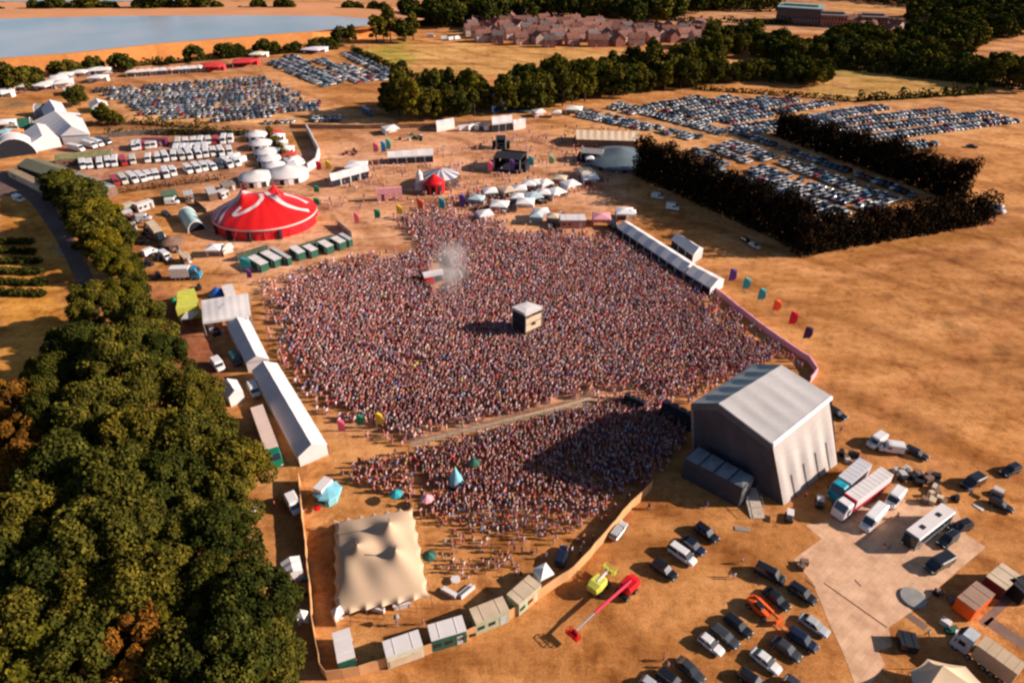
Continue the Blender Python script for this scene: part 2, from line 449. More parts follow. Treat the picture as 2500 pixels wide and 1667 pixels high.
# wooden trackway by the trucks: boards laid side by side
def trackway():
    m = bpy.data.materials.new('trackway_boards')
    nt, b = nodes_of(m)
    geo = nt.nodes.new('ShaderNodeNewGeometry')
    mp = nt.nodes.new('ShaderNodeMapping'); mp.inputs['Rotation'].default_value = (0, 0, R(-40))
    nt.links.new(geo.outputs['Position'], mp.inputs['Vector'])
    br = nt.nodes.new('ShaderNodeTexBrick')
    br.inputs['Scale'].default_value = 1.0
    for k, v in (('Mortar Size', 0.012), ('Brick Width', 2.4), ('Row Height', 1.2)): br.inputs[k].default_value = v
    br.inputs['Color1'].default_value = (0.60, 0.36, 0.22, 1)
    br.inputs['Color2'].default_value = (0.53, 0.30, 0.175, 1)
    br.inputs['Mortar'].default_value = (0.30, 0.14, 0.08, 1)
    nt.links.new(mp.outputs[0], br.inputs['Vector'])
    n = noise_node(nt, 0.35, 6, 0.7, vec=geo.outputs['Position'])
    c = mix_rgb(nt, 'MULTIPLY', 1.0, br.outputs[0], ramp(nt, n.outputs[0], [(0.33, (0.72, 0.66, 0.6)), (0.55, (1, 1, 1)), (0.7, (1.1, 1.1, 1.1))]))
    nt.links.new(c, b.inputs['Base Color']); b.inputs['Roughness'].default_value = 0.8
    o = flat('path', 'N', [(250, 120), (400, 245), (140, 430), (310, 640), (380, 800), (460, 1000), (560, 1210), (640, 1400), (760, 1750), (960, 1750), (860, 1560), (980, 1400), (920, 1270), (1050, 1230), (1010, 1060), (1270, 880), (1620, 560), (1910, 320), (1720, 200), (1640, -40), (1060, -130), (760, -60), (420, 90)], 0.02, m)
    s = MB()
    for (a, b2) in (((420, 650), (1000, 1060)), ((700, 620), (760, 680)), ((250, 620), (340, 690))):
        p0, p1 = q('N', *a), q('N', *b2); d = (p1 - p0).normalized(); w = Vector((-d.y, d.x, 0)) * 0.14
        s.poly([(p0 + w)[:2] + (0.03,), (p0 - w)[:2] + (0.03,), (p1 - w)[:2] + (0.03,), (p1 + w)[:2] + (0.03,)])
    struct(s.build('path_seam', M('gap_earth', (0.14, 0.06, 0.035), 0.9)))
trackway()

for pts in ([(1140, 940), (1180, 900), (1380, 1040), (1340, 1085)], [(1880, 1020), (1960, 960), (2352, 1230), (2352, 1330)], [(1840, 1000), (2160, 700), (2230, 740), (1900, 1060)]):
    flat('path', 'N', pts, 0.016, M('dark_matting', (.17, .10, .075), .9, .2, .5))
# reservoir held above the fields by a grassed bank
def reservoir():
    ZW = 8.0
    near = [(-500, 385), (0, 338), (400, 308), (900, 255), (1500, 205), (1800, 183), (2130, 155), (2300, 128)]
    farl = [(2300, 124), (2150, 112), (1900, 92), (1400, 88), (700, 92), (0, 108), (-500, 118)]
    toe = [(-500, 470), (0, 440), (400, 405), (900, 350), (1500, 300), (1800, 275), (2120, 215), (2420, 150)]
    W = [q('A', x, y, ZW) for x, y in near + farl]
    wm = bpy.data.materials.new('reservoir_surface')
    nt, b = nodes_of(wm)
    geo = nt.nodes.new('ShaderNodeNewGeometry')
    n = noise_node(nt, 0.010, 3, 0.5, vec=geo.outputs['Position'])
    nt.links.new(ramp(nt, n.outputs[0], [(0.35, (0.22, 0.29, 0.33)), (0.65, (0.36, 0.37, 0.39))]), b.inputs['Base Color'])
    b.inputs['Roughness'].default_value = 0.25
    nn = noise_node(nt, 0.6, 4, 0.6, vec=geo.outputs['Position'])
    bp = nt.nodes.new('ShaderNodeBump'); bp.inputs['Strength'].default_value = 0.35; bp.inputs['Distance'].default_value = 0.3
    nt.links.new(nn.outputs[0], bp.inputs['Height']); nt.links.new(bp.outputs[0], b.inputs['Normal'])
    struct(MB().poly(W).build('reservoir_water', wm))
    bm = M('bank_grass', (0.47, 0.175, 0.045), 0.95, 0.16, 0.03, fine=0.08)
    mb = MB()
    A = [q('A', x, y, ZW) for x, y in near]
    T = [q('A', x, y, 0) for x, y in toe]
    for i in range(len(A) - 1):
        a0, a1, t0, t1 = A[i], A[i + 1], T[i], T[i + 1]
        up = Vector((0, 0, 0.6))
        o0 = (t0 - a0); o0.z = 0; o0.normalize(); o1 = (t1 - a1); o1.z = 0; o1.normalize()
        mb.poly([a0 - Vector((0, 0, 1)), a1 - Vector((0, 0, 1)), a1 + up + o1 * 1.5, a0 + up + o0 * 1.5])
        mb.poly([a0 + up + o0 * 1.5, a1 + up + o1 * 1.5, a1 + up + o1 * 5, a0 + up + o0 * 5])
        mb.poly([a0 + up + o0 * 5, a1 + up + o1 * 5, t1 - Vector((0, 0, 0.2)), t0 - Vector((0, 0, 0.2))])
    struct(mb.build('reservoir_bank', bm))
    mb = MB()
    Fp = [q('A', x, y, ZW) for x, y in farl]
    B1 = [q('A', x, y, ZW + 0.5) for x, y in ((2420, 116), (2200, 75), (1900, 68), (1400, 68), (700, 74), (0, 86), (-500, 96))]
    B2 = [q('A', x, y, 0) for x, y in ((2500, 90), (2250, 40), (1900, 15), (1400, 12), (700, 14), (0, 18), (-500, 22))]
    for i in range(len(Fp) - 1):
        mb.poly([Fp[i] - Vector((0, 0, 1)), Fp[i + 1] - Vector((0, 0, 1)), B1[i + 1], B1[i]])
        mb.poly([B1[i], B1[i + 1], B2[i + 1], B2[i]])
    struct(mb.build('reservoir_bank', M('far_bank_grass', (0.52, 0.22, 0.09), 0.95, 0.12, 0.02)))
    flat('reservoir_water', 'A', [(-600, -8), (-600, 12), (0, 8), (600, 9), (1000, 6), (1050, 0), (1000, -8)], 0.05, wm)
reservoir()

# ------------------------------------------------------------------ foliage
def leaf_quads(centres, radii, per, size, rng, squash=0.8, up=0.25):
    n = len(centres) * per
    c = np.repeat(np.array(centres), per, 0); r = np.repeat(np.array(radii), per)[:, None]
    d = rng.normal(size=(n, 3)); d /= np.linalg.norm(d, axis=1)[:, None]
    p = c + d * r * (0.72 + 0.36 * rng.random((n, 1))) * np.array((1, 1, squash))
    nrm = d + rng.normal(size=(n, 3)) * 0.55 + np.array((0, 0, up)); nrm /= np.linalg.norm(nrm, axis=1)[:, None]
    a = np.cross(nrm, rng.normal(size=(n, 3))); a /= np.linalg.norm(a, axis=1)[:, None]
    b = np.cross(nrm, a)
    s = size * (0.6 + 0.8 * rng.random((n, 1))) * 0.5
    V = np.stack([p - a * s - b * s * .6, p + a * s - b * s * .6, p + a * s * .8 + b * s, p - a * s * .8 + b * s], 1).reshape(-1, 3)
    return V
def leaves_mesh(name, V, mat):
    me = bpy.data.meshes.new(name)
    fill_mesh(me, V, np.arange(len(V)).reshape(-1, 4))
    me.materials.append(mat)
    return me
OLIVE = leafmat('olive_leaves', [(0.3, (0.022, 0.023, 0.005)), (0.5, (0.060, 0.055, 0.009)), (0.7, (0.125, 0.098, 0.014))])
DARKL = leafmat('dark_green_leaves', [(0.3, (0.012, 0.015, 0.004)), (0.5, (0.032, 0.036, 0.007)), (0.7, (0.072, 0.066, 0.011))])
RUST = leafmat('rusty_leaves', [(0.3, (0.08, 0.032, 0.008)), (0.5, (0.15, 0.062, 0.010)), (0.7, (0.24, 0.095, 0.014))])
YELL = leafmat('yellow_green_leaves', [(0.3, (0.05, 0.044, 0.005)), (0.5, (0.095, 0.078, 0.008)), (0.7, (0.16, 0.12, 0.012))])
CONIF = leafmat('conifer_foliage', [(0.3, (0.006, 0.005, 0.004)), (0.5, (0.014, 0.010, 0.006)), (0.72, (0.05, 0.026, 0.012))])
def crown(rng, rx, rz, zc, nc, per, size, cl=0.42):
    cs, rs = [], []
    for i in range(nc):
        d = rng.normal(size=3); d /= np.linalg.norm(d)
        if d[2] < -0.45: d[2] = -d[2]
        k = 0.55 + 0.45 * rng.random() ** 0.5
        cs.append((d[0] * rx * k, d[1] * rx * k, zc + d[2] * rz * k)); rs.append(rx * cl * (0.45 + 0.75 * rng.random()))
    return leaf_quads(cs, rs, per, size, rng)
def trunk_mb(h, r, rx, rng, limbs=5):
    mb = MB()
    mb.tube((0, 0, -0.2), (0.1, 0.05, h * .45), r, r * .7, 8)
    mb.tube((0.1, 0.05, h * .44), (0, 0, h * .8), r * .7, r * .25, 7)
    for i in range(limbs):
        t = 2 * math.pi * i / limbs + rng.random()
        mb.tube((0, 0, h * (.28 + .05 * i)), (math.cos(t) * rx * .7, math.sin(t) * rx * .7, h * (.55 + .05 * i)), r * .4, r * .12, 5)
    return mb
def tree_kind(mat, rx, h, nc, per, size, rng, cl=0.42, base=0.18):
    zc = h * (0.5 + base / 2); rz = h - zc - 0.5
    V = crown(rng, rx, rz, zc, nc, per, size, cl)
    return leaves_mesh('crown', V, mat), trunk_mb(h, max(0.18, h * 0.022), rx, rng).mesh('trunk', BARK)
def place_tree(kind, p, s, rz, label, name, group, zs=None):
    t = thing(name, label, 'tree', p, rz, group)
    t.scale = (s, s, s if zs is None else zs)
    link('trunk', kind[1], t); link('crown', kind[0], t)
    return t
rng = np.random.default_rng(3)
BIG = [tree_kind(m, 7.0, 15.0, 52, 480, 0.40, rng, 0.30, 0.1) for m in (OLIVE, OLIVE, DARKL, OLIVE)]
BIGR = tree_kind(RUST, 6.5, 12.0, 46, 430, 0.40, rng, 0.30, 0.1)
BIGY = tree_kind(YELL, 5.0, 13.0, 34, 400, 0.40, rng, 0.32, 0.1)
MIDT = [tree_kind(m, 4.9, 12.5, 40, 120, 0.62, rng, 0.40, -.12) for m in (OLIVE, DARKL, OLIVE)]
FART = [tree_kind(m, 5.6, 10.5, 32, 75, 0.9, rng, 0.42, -.15) for m in (DARKL, OLIVE, DARKL)]
POPL = [tree_kind(m, 3.2, 15.5, 40, 110, 0.6, rng, 0.45, -.12) for m in (OLIVE, YELL)]
GROW = 'broadleaf trees of the wood at lower left'
def near_wood():
    # crown centres measured in the photograph (full-size pixels), crown radius in metres, tree height
    L_ = [(230, 745, 6, 12, 1), (300, 725, 5, 11, 4), (345, 790, 7, 13, 0), (190, 860, 7, 13, 2), (300, 880, 8.5, 15, 1), (400, 880, 6, 12, 2),
          (130, 930, 6, 12, 2), (380, 960, 7, 13, 3), (240, 1010, 8, 15, 0), (30, 990, 7, 12, 5), (60, 1080, 7, 12, 5), (480, 970, 5.5, 13, 0),
          (130, 1030, 6, 13, 2), (350, 1080, 7.5, 15, 3), (480, 1090, 7.5, 15, 0), (568, 1150, 6.5, 13, 1), (540, 1230, 6, 12, 0), (160, 1160, 8, 15, 2),
          (290, 1200, 8.5, 16, 1), (420, 1200, 7, 14, 2), (20, 1210, 6.5, 12, 5), (90, 1290, 8, 15, 0), (270, 1320, 8.5, 16, 3), (410, 1300, 7, 14, 0),
          (520, 1330, 6.5, 13, 2), (120, 1440, 8, 14, 2), (240, 1470, 7, 14, 0), (370, 1450, 7.5, 15, 1), (440, 1540, 5, 12.5, 6), (622, 1490, 7, 14, 2),
          (535, 1450, 6, 13, 2), (60, 1570, 7, 14, 1), (200, 1610, 7.5, 14, 0), (330, 1600, 7, 13, 5), (450, 1640, 6.5, 13, 1), (570, 1610, 7, 14, 2), (635, 1600, 5.5, 12, 0), (20, 1400, 7, 14, 2), (30, 1670, 7, 14, 6), (540, 1700, 6.5, 13, 0)]
    words = {0: 'olive green', 1: 'bright olive', 2: 'deep green', 3: 'dull green', 4: 'pale green', 5: 'rusty brown', 6: 'yellow green'}
    for i, (x, y, r, h, k) in enumerate(L_):
        kind = BIGR if k == 5 else BIGY if k in (6, 4) else BIG[k]
        base_r = 6.5 if k == 5 else 5.0 if k in (6, 4) else 7.0
        base_h = 12.0 if k == 5 else 13.0 if k in (6, 4) else 15.0
        h *= 1.22; p = P(x, y, h * 0.62); p.z = 0
        row = 'top' if y < 900 else 'upper half' if y < 1120 else 'middle' if y < 1330 else 'lower half' if y < 1520 else 'bottom edge'
        col = 'left' if x < 170 else 'centre' if x < 400 else 'right'
        same = sum(1 for (x2, y2, r2, h2, k2) in L_[:i] if words[k2] == words[k] and ('top' if y2 < 900 else 'upper half' if y2 < 1120 else 'middle' if y2 < 1330 else 'lower half' if y2 < 1520 else 'bottom edge') == row and ('left' if x2 < 170 else 'centre' if x2 < 400 else 'right') == col)
        extra = '' if not same else ', %s such' % ordw(same + 1)
        lab = '%s tree %s, %s of lower left wood, %s side%s' % (words[k], 'with broad crown' if r > 7 else 'with small crown' if r < 6 else 'with rounded crown', row, col, extra)
        place_tree(kind, p, .92 * r / base_r, random.random() * 6.28, lab, 'broadleaf_tree', GROW, h / base_h)
near_wood()

def row_trees(c, pts, kinds, name, lab, group, s0=0.8, s1=1.2, zmul=1.0):
    pts2 = sorted(pts, key=lambda p: p[0])
    for i, p in enumerate(pts2):
        s = (p[2] if len(p) > 2 else 1.0) * random.uniform(s0, s1)
        b = q(c, p[0], p[1])
        place_tree(random.choice(kinds), b, s, random.random() * 6.28, lab % ordw(i + 1), name, group, s * zmul * random.uniform(0.9, 1.1))
def scatter(c, pts, n, mind, avoid=(), seed=1):
    g = gpoly(c, pts); rg = random.Random(seed); out = []
    av = [gpoly(cc, pp) for cc, pp in avoid]
    xs = [p[0] for p in g]; ys = [p[1] for p in g]
    tries = 0
    while len(out) < n and tries < n * 60:
        tries += 1
        x, y = rg.uniform(min(xs), max(xs)), rg.uniform(min(ys), max(ys))
        X, Y = np.array([x]), np.array([y])
        if not inside(g, X, Y)[0] or any(inside(a, X, Y)[0] for a in av): continue
        if any((x - a) ** 2 + (y - b) ** 2 < mind ** 2 for a, b in out): continue
        out.append((x, y))
    return out
def px_of(x, y, z=0):
    dy, dz = y, z - CAM_H
    zc = dy * math.cos(PITCH) - dz * math.sin(PITCH); yc = dy * math.sin(PITCH) + dz * math.cos(PITCH)
    return 1250 + FPX * x / zc, 833.5 - FPX * yc / zc
def wood(c, pts, n, mind, kinds, name, lab, group, avoid=(), s0=0.8, s1=1.25, seed=1, zmul=1.0):
    g = scatter(c, pts, n, mind, avoid, seed)
    g.sort(key=lambda p: px_of(p[0], p[1])[0])
    for i, (x, y) in enumerate(g):
        s = random.uniform(s0, s1)
        place_tree(random.choice(kinds), (x, y, 0), s, random.random() * 6.28, lab % ordw(i + 1), name, group, s * zmul * random.uniform(0.85, 1.15))
    return g
pond = ('B', [(1050, 500), (1130, 500), (1140, 720), (1050, 720)])
wood('B', [(430, 620), (450, 680), (560, 705), (850, 690), (1050, 655), (1330, 650), (1650, 570), (2000, 530), (2352, 500), (2352, 380), (1900, 430), (1500, 490), (1200, 535), (850, 580)], 110, 5.6,
     MIDT + POPL, 'belt_tree', 'olive tree in the belt across the middle, %s from its left end', 'trees of the belt beyond the arena', [pond], 0.9, 1.35, 2)
wood('C', [(440, 470), (1200, 500), (1220, 420), (1000, 410), (700, 440), (520, 440)], 34, 5, MIDT, 'bushy_tree', 'low dark tree edging the small field right of the belt, %s from left', 'trees edging the small field', (), 0.7, 0.95, 3)
wood('C', [(470, 330), (560, 230), (800, 220), (1000, 280), (1200, 300), (1350, 210), (1500, 240), (1560, 330), (2000, 370), (2352, 470), (2352, 530), (2100, 490), (1500, 400), (1150, 380), (900, 350), (760, 320)], 90, 8,
     FART + MIDT[:1], 'woodland_tree', 'dark tree in the woodland right of the houses, %s from left', 'trees of the woodland at upper right', [('C', [(1250, 160), (1340, 130), (1350, 200), (1260, 200)])], 0.85, 1.35, 4)
wood('C', [(1580, 130), (2000, 60), (2352, 60), (2352, 190), (2100, 260), (1980, 340), (1560, 290), (1640, 230), (1900, 215), (2010, 150)], 70, 11, FART, 'copse_tree', 'dark tree in the upper right corner woodland, %s from left', 'trees of the corner woodland', (), 1.0, 1.5, 5)
wood('B', [(520, 120), (700, 90), (950, 70), (1200, 40), (1700, 30), (2000, 60), (2352, 20), (2352, 60), (2020, 130), (1850, 145), (1650, 120), (1300, 115), (950, 160), (700, 170)], 80, 9, FART, 'backdrop_tree', 'dark tree in the wood behind the houses, %s from left', 'trees of the wood behind the houses', (), 1.1, 1.8, 6)
row_trees('B', [(400, 245, 1.3), (440, 245, 1.2), (480, 240, 1.4), (560, 240, 1.4), (610, 235, 1.3), (200, 265, 1.0), (265, 262, 1.0), (130, 275, .6), (545, 400, .5)], POPL + FART[:1], 'tall_tree', 'tree by the reservoir corner above the golden field, %s from left', 'trees by the reservoir corner')
row_trees('A', [(20, 500, 1.6), (80, 520, 1.7), (150, 525, 1.6), (210, 500, 1.3), (330, 425), (400, 430), (440, 425), (520, 415), (560, 410, 1.1), (690, 400, 1.3), (730, 405, 1.2), (980, 375, .7), (1120, 360, 1.1), (1280, 335), (1320, 330, 1.1), (1370, 325), (1490, 310), (1520, 312), (1580, 308, .8), (1660, 305, .8), (1700, 300, .8), (1800, 290, .8), (1850, 285, .8), (1900, 280, .8)], FART, 'shore_tree', 'dark tree along the foot of the reservoir bank, %s from left', 'trees along the reservoir bank', .72, .95, .9)
row_trees('A', [(20, 84, .5), (110, 82, .3), (215, 80, .8), (280, 80, .9), (330, 80, 1.0), (380, 80, .7), (470, 80, .9), (530, 80, 1.0), (620, 80, .9), (660, 80, .8), (800, 78, .9), (840, 78, 1.3), (900, 78, 1.5), (950, 78, 1.2), (1080, 76, 1.3), (1120, 76, 1.2), (1170, 76, 1.3), (1250, 76, .7), (1380, 76, .4), (1490, 74, .9), (1630, 76, 1.0), (1665, 76, 1.0), (2010, 80, .8), (2060, 80, .6), (2150, 84, .7), (2200, 88, .8)], FART, 'far_shore_tree', 'tree on the far shore of the reservoir, %s from left', 'trees on the far shore', 1.1, 1.35, 1.0)
row_trees('D', [(370, 330), (440, 350, 1.1), (540, 380), (600, 400, 1.1), (560, 500, 1.1), (620, 520, .8), (680, 640, 1.3), (760, 700, 1.2), (800, 780, .8), (850, 850, .6), (880, 920, .6), (910, 1000, .5), (700, 760, 1.0), (450, 290, .7), (400, 380), (480, 420), (520, 450, 1.1), (600, 460, 1.1), (590, 570, 1.1), (640, 590, 1.1), (720, 600, 1.0), (660, 700, 1.2), (800, 640, .8), (780, 820, .8), (830, 900, .7), (870, 1000, .7), (760, 860, .8)], MIDT + [BIGY], 'roadside_tree', 'tree between the road and the service yard, %s from left', 'trees lining the road at left', .85, 1.1, 0.85)
row_trees('U', [(1040, 330, .8), (1100, 320, .7), (1480, 590, .6), (1560, 590, .6), (1640, 590, .5), (1400, 570, .5)], MIDT + POPL[1:], 'small_tree', 'small tree by the white camp marquees, %s from left', 'small trees by the camp')

def hedge(name, label, c, a, b, za, zb, thick, mat, size=0.8, dens=3.2, rag=0.12, group=None, spacing=2.2):
    pa, pb = q(c, *a), q(c, *b)
    d = pb - pa; Ln = d.length; u = d.normalized(); w = Vector((-u.y, u.x, 0))
    if w.y < 0: w = -w
    rg = np.random.default_rng(int(Ln * 10) % 9999)
    cs, rs = [], []
    nn = max(2, int(Ln / spacing))
    for i in range(nn + 1):
        t = i / nn; h = (za * (1 - t) + zb * t) * (1 - rag + rag * 2 * rg.random()) * (1 + rag * .8 * math.sin(i * 1.3 + 2 * math.sin(i * .37)))
        nz = max(1, int(h / (spacing * 0.8)))
        for j in range(nz):
            for k in range(max(1, int(thick / spacing))):
                z = (j + 0.5) / nz * h
                off = (k + 0.5) * spacing * thick / (spacing * max(1, int(thick / spacing)))
                p = pa + d * t + w * off + Vector((rg.normal() * .3, rg.normal() * .3, 0))
                cs.append((p.x, p.y, z)); rs.append(spacing * (0.58 + .3 * rg.random()))
    V = leaf_quads(cs, rs, int(10 * dens), size, rg, 1.0)
    r = thing(name, label, 'hedge', (0, 0, 0), 0, group)
    link('foliage', leaves_mesh('foliage', V, mat), r)
    mb = MB()
    for i in range(0, nn, 2):
        p = pa + d * (i / nn) + w * thick * .5
        mb.tube((p.x, p.y, -.1), (p.x, p.y, max(.5, min(za, zb) * .8)), .2, .08, 6)
    mb.build('stems', BARK, r)
    return r
HG = 'tall dark hedges round the enclosed car park'
hedge('conifer_hedge', 'tall dark conifer hedge on the arena side of the enclosed car park', 'F', (215, 400), (1130, 815), 14.5, 13, 7, CONIF, .5, 8, .16, HG)
hedge('conifer_hedge', 'brownish dark conifer hedge along the near side of the car park', 'F', (1150, 850), (2180, 665), 12, 9, 6, CONIF, .5, 8, .14, HG)
hedge('conifer_hedge', 'dark conifer hedge on the far side of the enclosed car park', 'F', (975, 185), (1960, 545), 9.5, 13, 8, CONIF, .5, 8, .14, HG)
hedge('dark_hedge', 'long low dark hedge between golden field and upper left car park', 'B', (250, 300), (720, 510), 3.5, 4, 3, DARKL, 0.9, 2.4)
hedge('brown_hedge', 'long clipped brown hedge below the campervan rows', 'A', (600, 1130), (1290, 1035), 3.0, 2.5, 3.0, leafmat('brown_hedge_leaves', [(0.3, (0.05, 0.028, 0.008)), (0.5, (0.10, 0.052, 0.012)), (0.7, (0.16, 0.085, 0.018))]), 0.5, 3)
hedge('field_hedge', 'low dark hedge along the far edge of the right car park', 'C', (450, 515), (1350, 580), 2.0, 2.0, 2.0, DARKL, 1.0, 2)
hedge('field_hedge', 'lumpy dark hedge below the pale field at right', 'C', (1400, 590), (2130, 545), 3.5, 4.0, 3.0, DARKL, 1.0, 2, 0.4)
hedge('field_hedge', 'olive hedge left of the camp car park track', 'A', (560, 700), (1230, 745), 2.0, 2.5, 2.5, OLIVE, 0.8, 2, 0.5)
hedge('roadside_hedge', 'dark hedge along the road across the upper right', 'C', (1240, 395), (2352, 520), 4, 6, 4, DARKL, 1.1, 2, .4)
hedge('roadside_hedge', 'dark hedge winding below the pale upper field', 'C', (540, 185), (860, 175), 4, 4, 4, DARKL, 1.1, 2, .4)
hedge('roadside_hedge', 'dark hedge line across the pale upper field', 'C', (250, 118), (900, 140), 3, 3, 3, DARKL, 1.1, 2, .3)
hedge('roadside_hedge', 'dark hedge line between pale upper field and office block', 'C', (900, 140), (1280, 150), 4, 4, 4, DARKL, 1.1, 2, .3)
hedge('roadside_hedge', 'low dark hedge along the foot of the reservoir bank', 'A', (300, 425), (1950, 285), 3, 3, 3, DARKL, 1.1, 2, .4)
hedge('green_hedge', 'narrow bright green hedge beside the row of round white tents', 'A', (1530, 765), (1660, 960), 3.0, 3.0, 1.5, YELL, 0.7, 3, spacing=1.4)
hedge('dark_hedge', 'straight dark hedge along the top of the campervan field', 'A', (620, 775), (1420, 782), 3.2, 3.2, 2.5, DARKL, 0.7, 3)
for i, (y, x1) in enumerate([(640, 185), (703, 195), (768, 225), (832, 250), (902, 262), (972, 275)]):
    hedge('planting_row', '%s dark planting row from the top on the left field' % ordw(i + 1), 'D', (-60, y + 6), (x1, y + 10), 1.5, 1.4, 2.6, DARKL, 0.4, 8, 0.1, 'dark planting rows on the left field', 1.2)

# distant woodland that reads as one mass
def far_wood():
    cs, rs = [], []
    rg = np.random.default_rng(8)
    for c, pts, n in (('C', [(0, 60), (0, 0), (300, -30), (900, 0), (950, 70), (400, 60)], 170), ('C', [(1300, 0), (2352, -20), (2352, 80), (1950, 70), (1900, 60)], 230), ('B', [(1180, 10), (2000, -20), (2352, -30), (2352, 0), (1700, 20)], 150)):
        for x, y in scatter(c, pts, n, 8, (), n):
            for k in range(3):
                cs.append((x + rg.normal() * 3, y + rg.normal() * 3, 3 + 3 * k)); rs.append(4.4)
    o = link('distant_woodland', leaves_mesh('distant_woodland', leaf_quads(cs, rs, 26, 1.9, rg, 1.0), DARKL))
    struct(o, 'stuff'); tag(o, 'mass of dark woodland along the top edge of the view', 'woodland')
far_wood()

# ------------------------------------------------------------------ generic builders
def rect_of(c, pts, z):
    return [q(c, x, y, z) for x, y in pts]
def marquee(name, label, c, pts, eave, ridge, group=None, roof=WHITE, wall=WHITE, cat='marquee', along=0, hip=0.0, openings=0, shade=None, bays=0):
    """pts: eave corners a-left, a-right, b-right, b-left; ridge runs from end a to end b"""
    p = rect_of(c, pts, eave)
    cen = sum(p, Vector()) / 4; cen.z = 0
    r = thing(name, label, cat, cen, 0, group)
    L = [v - cen for v in p]
    ra, rb = (L[0] + L[1]) / 2, (L[3] + L[2]) / 2
    d = rb - ra
    ra = ra + d * hip; rb = rb - d * hip
    ra.z = rb.z = ridge
    mb = MB()
    nb = max(2, bays or int(d.length / 5))
    def sag(t, e0, e1, rA, rB):
        return None
    for e0, e1 in ((L[0], L[3]), (L[1], L[2])):
        pr = None
        for i in range(nb + 1):
            for s in ((0,) if i == nb else (0, 1)):
                t = (i + 0.5 * s) / nb
                e = e0.lerp(e1, t); g = ra.lerp(rb, t)
                dz = -0.16 * s
                e = e + Vector((0, 0, dz * .5)); g2 = g + Vector((0, 0, dz))
                if pr: mb.poly([pr[0], e, g2, pr[1]])
                pr = (e, g2)
    mb.poly([L[0], L[1], ra]); mb.poly([L[3], L[2], rb])
    mb.build('roof', roof, r)
    w = MB()
    ins = [v.lerp((L[0] + L[1] + L[2] + L[3]) / 4, 0.02) for v in L]
    w.prism([(v.x, v.y) for v in ins], 0, eave - 0.02)
    w.build('wall', wall, r)
    if openings:
        for (a, b) in ((L[0], L[3]), (L[1], L[2])):
            mp = (a + b) / 2 + cen; other = (L[0] + L[1] + L[2] + L[3]) / 2 - (a + b) / 2 + cen; hub = Vector((0, 170, 0))
            if cen.y < 260 and (mp - hub).length > (other - hub).length: continue
            for i in range(openings):
                t0, t1 = (i + .06) / openings, (i + .94) / openings
                x0, x1 = a.lerp(b, t0), a.lerp(b, t1)
                mid = (L[0] + L[1] + L[2] + L[3]) / 4
                o = ((a + b) / 2 - mid); o.z = 0; o.normalize(); o *= 0.04
                m2 = MB(); m2.poly([(x0.x + o.x, x0.y + o.y, 0), (x1.x + o.x, x1.y + o.y, 0), (x1.x + o.x, x1.y + o.y, eave * .85), (x0.x + o.x, x0.y + o.y, eave * .85)])
                m2.build('opening', BLACKC, r)  # black sheet over the closed wall, painted shade of the open front
    return r
GAZ = {}
def gazebo(label, c, x, y, size, group, col=(0.66, 0.62, 0.61), h=2.4, rz=None, name='gazebo', cat='gazebo', sy=None):
    key = (round(h, 1),)
    if key not in GAZ:
        r = MB(); r.loft([[(-.5, -.5, h), (.5, -.5, h), (.5, .5, h), (-.5, .5, h)], [(-.47, -.47, h + .3), (.47, -.47, h + .3), (.47, .47, h + .3), (-.47, .47, h + .3)],
                          [(-.2, -.2, h + .75), (.2, -.2, h + .75), (.2, .2, h + .75), (-.2, .2, h + .75)], [(-.02, -.02, h + 1.0), (.02, -.02, h + 1.0), (.02, .02, h + 1.0), (-.02, .02, h + 1.0)]])
        w = MB(); w.box(0, .3, 0, .92, .3, h, 0); w.box(-.44, -.1, 0, .03, .5, h, 0)
        f = MB(); f.tube((0, 0, 0), (0, 0, h), .012, n=5)
        GAZ[key] = (r.mesh('canopy', PLAIN), w.mesh('side_wall', PLAIN), f.mesh('leg', STEEL))
    p = q(c, x, y)
    t = thing(name, label, cat, p, random.uniform(-.3, .6) if rz is None else rz, group)
    t.scale = (size, sy or size, 1)
    for nm, me in zip(('canopy', 'side_wall'), GAZ[key]):
        o = link(nm, me, t); o.color = (*col, 1)
    for a in (-.46, .46):
        for b in (-.46, .46): link('leg', GAZ[key][2], t, loc=(a, b, 0))
    return t
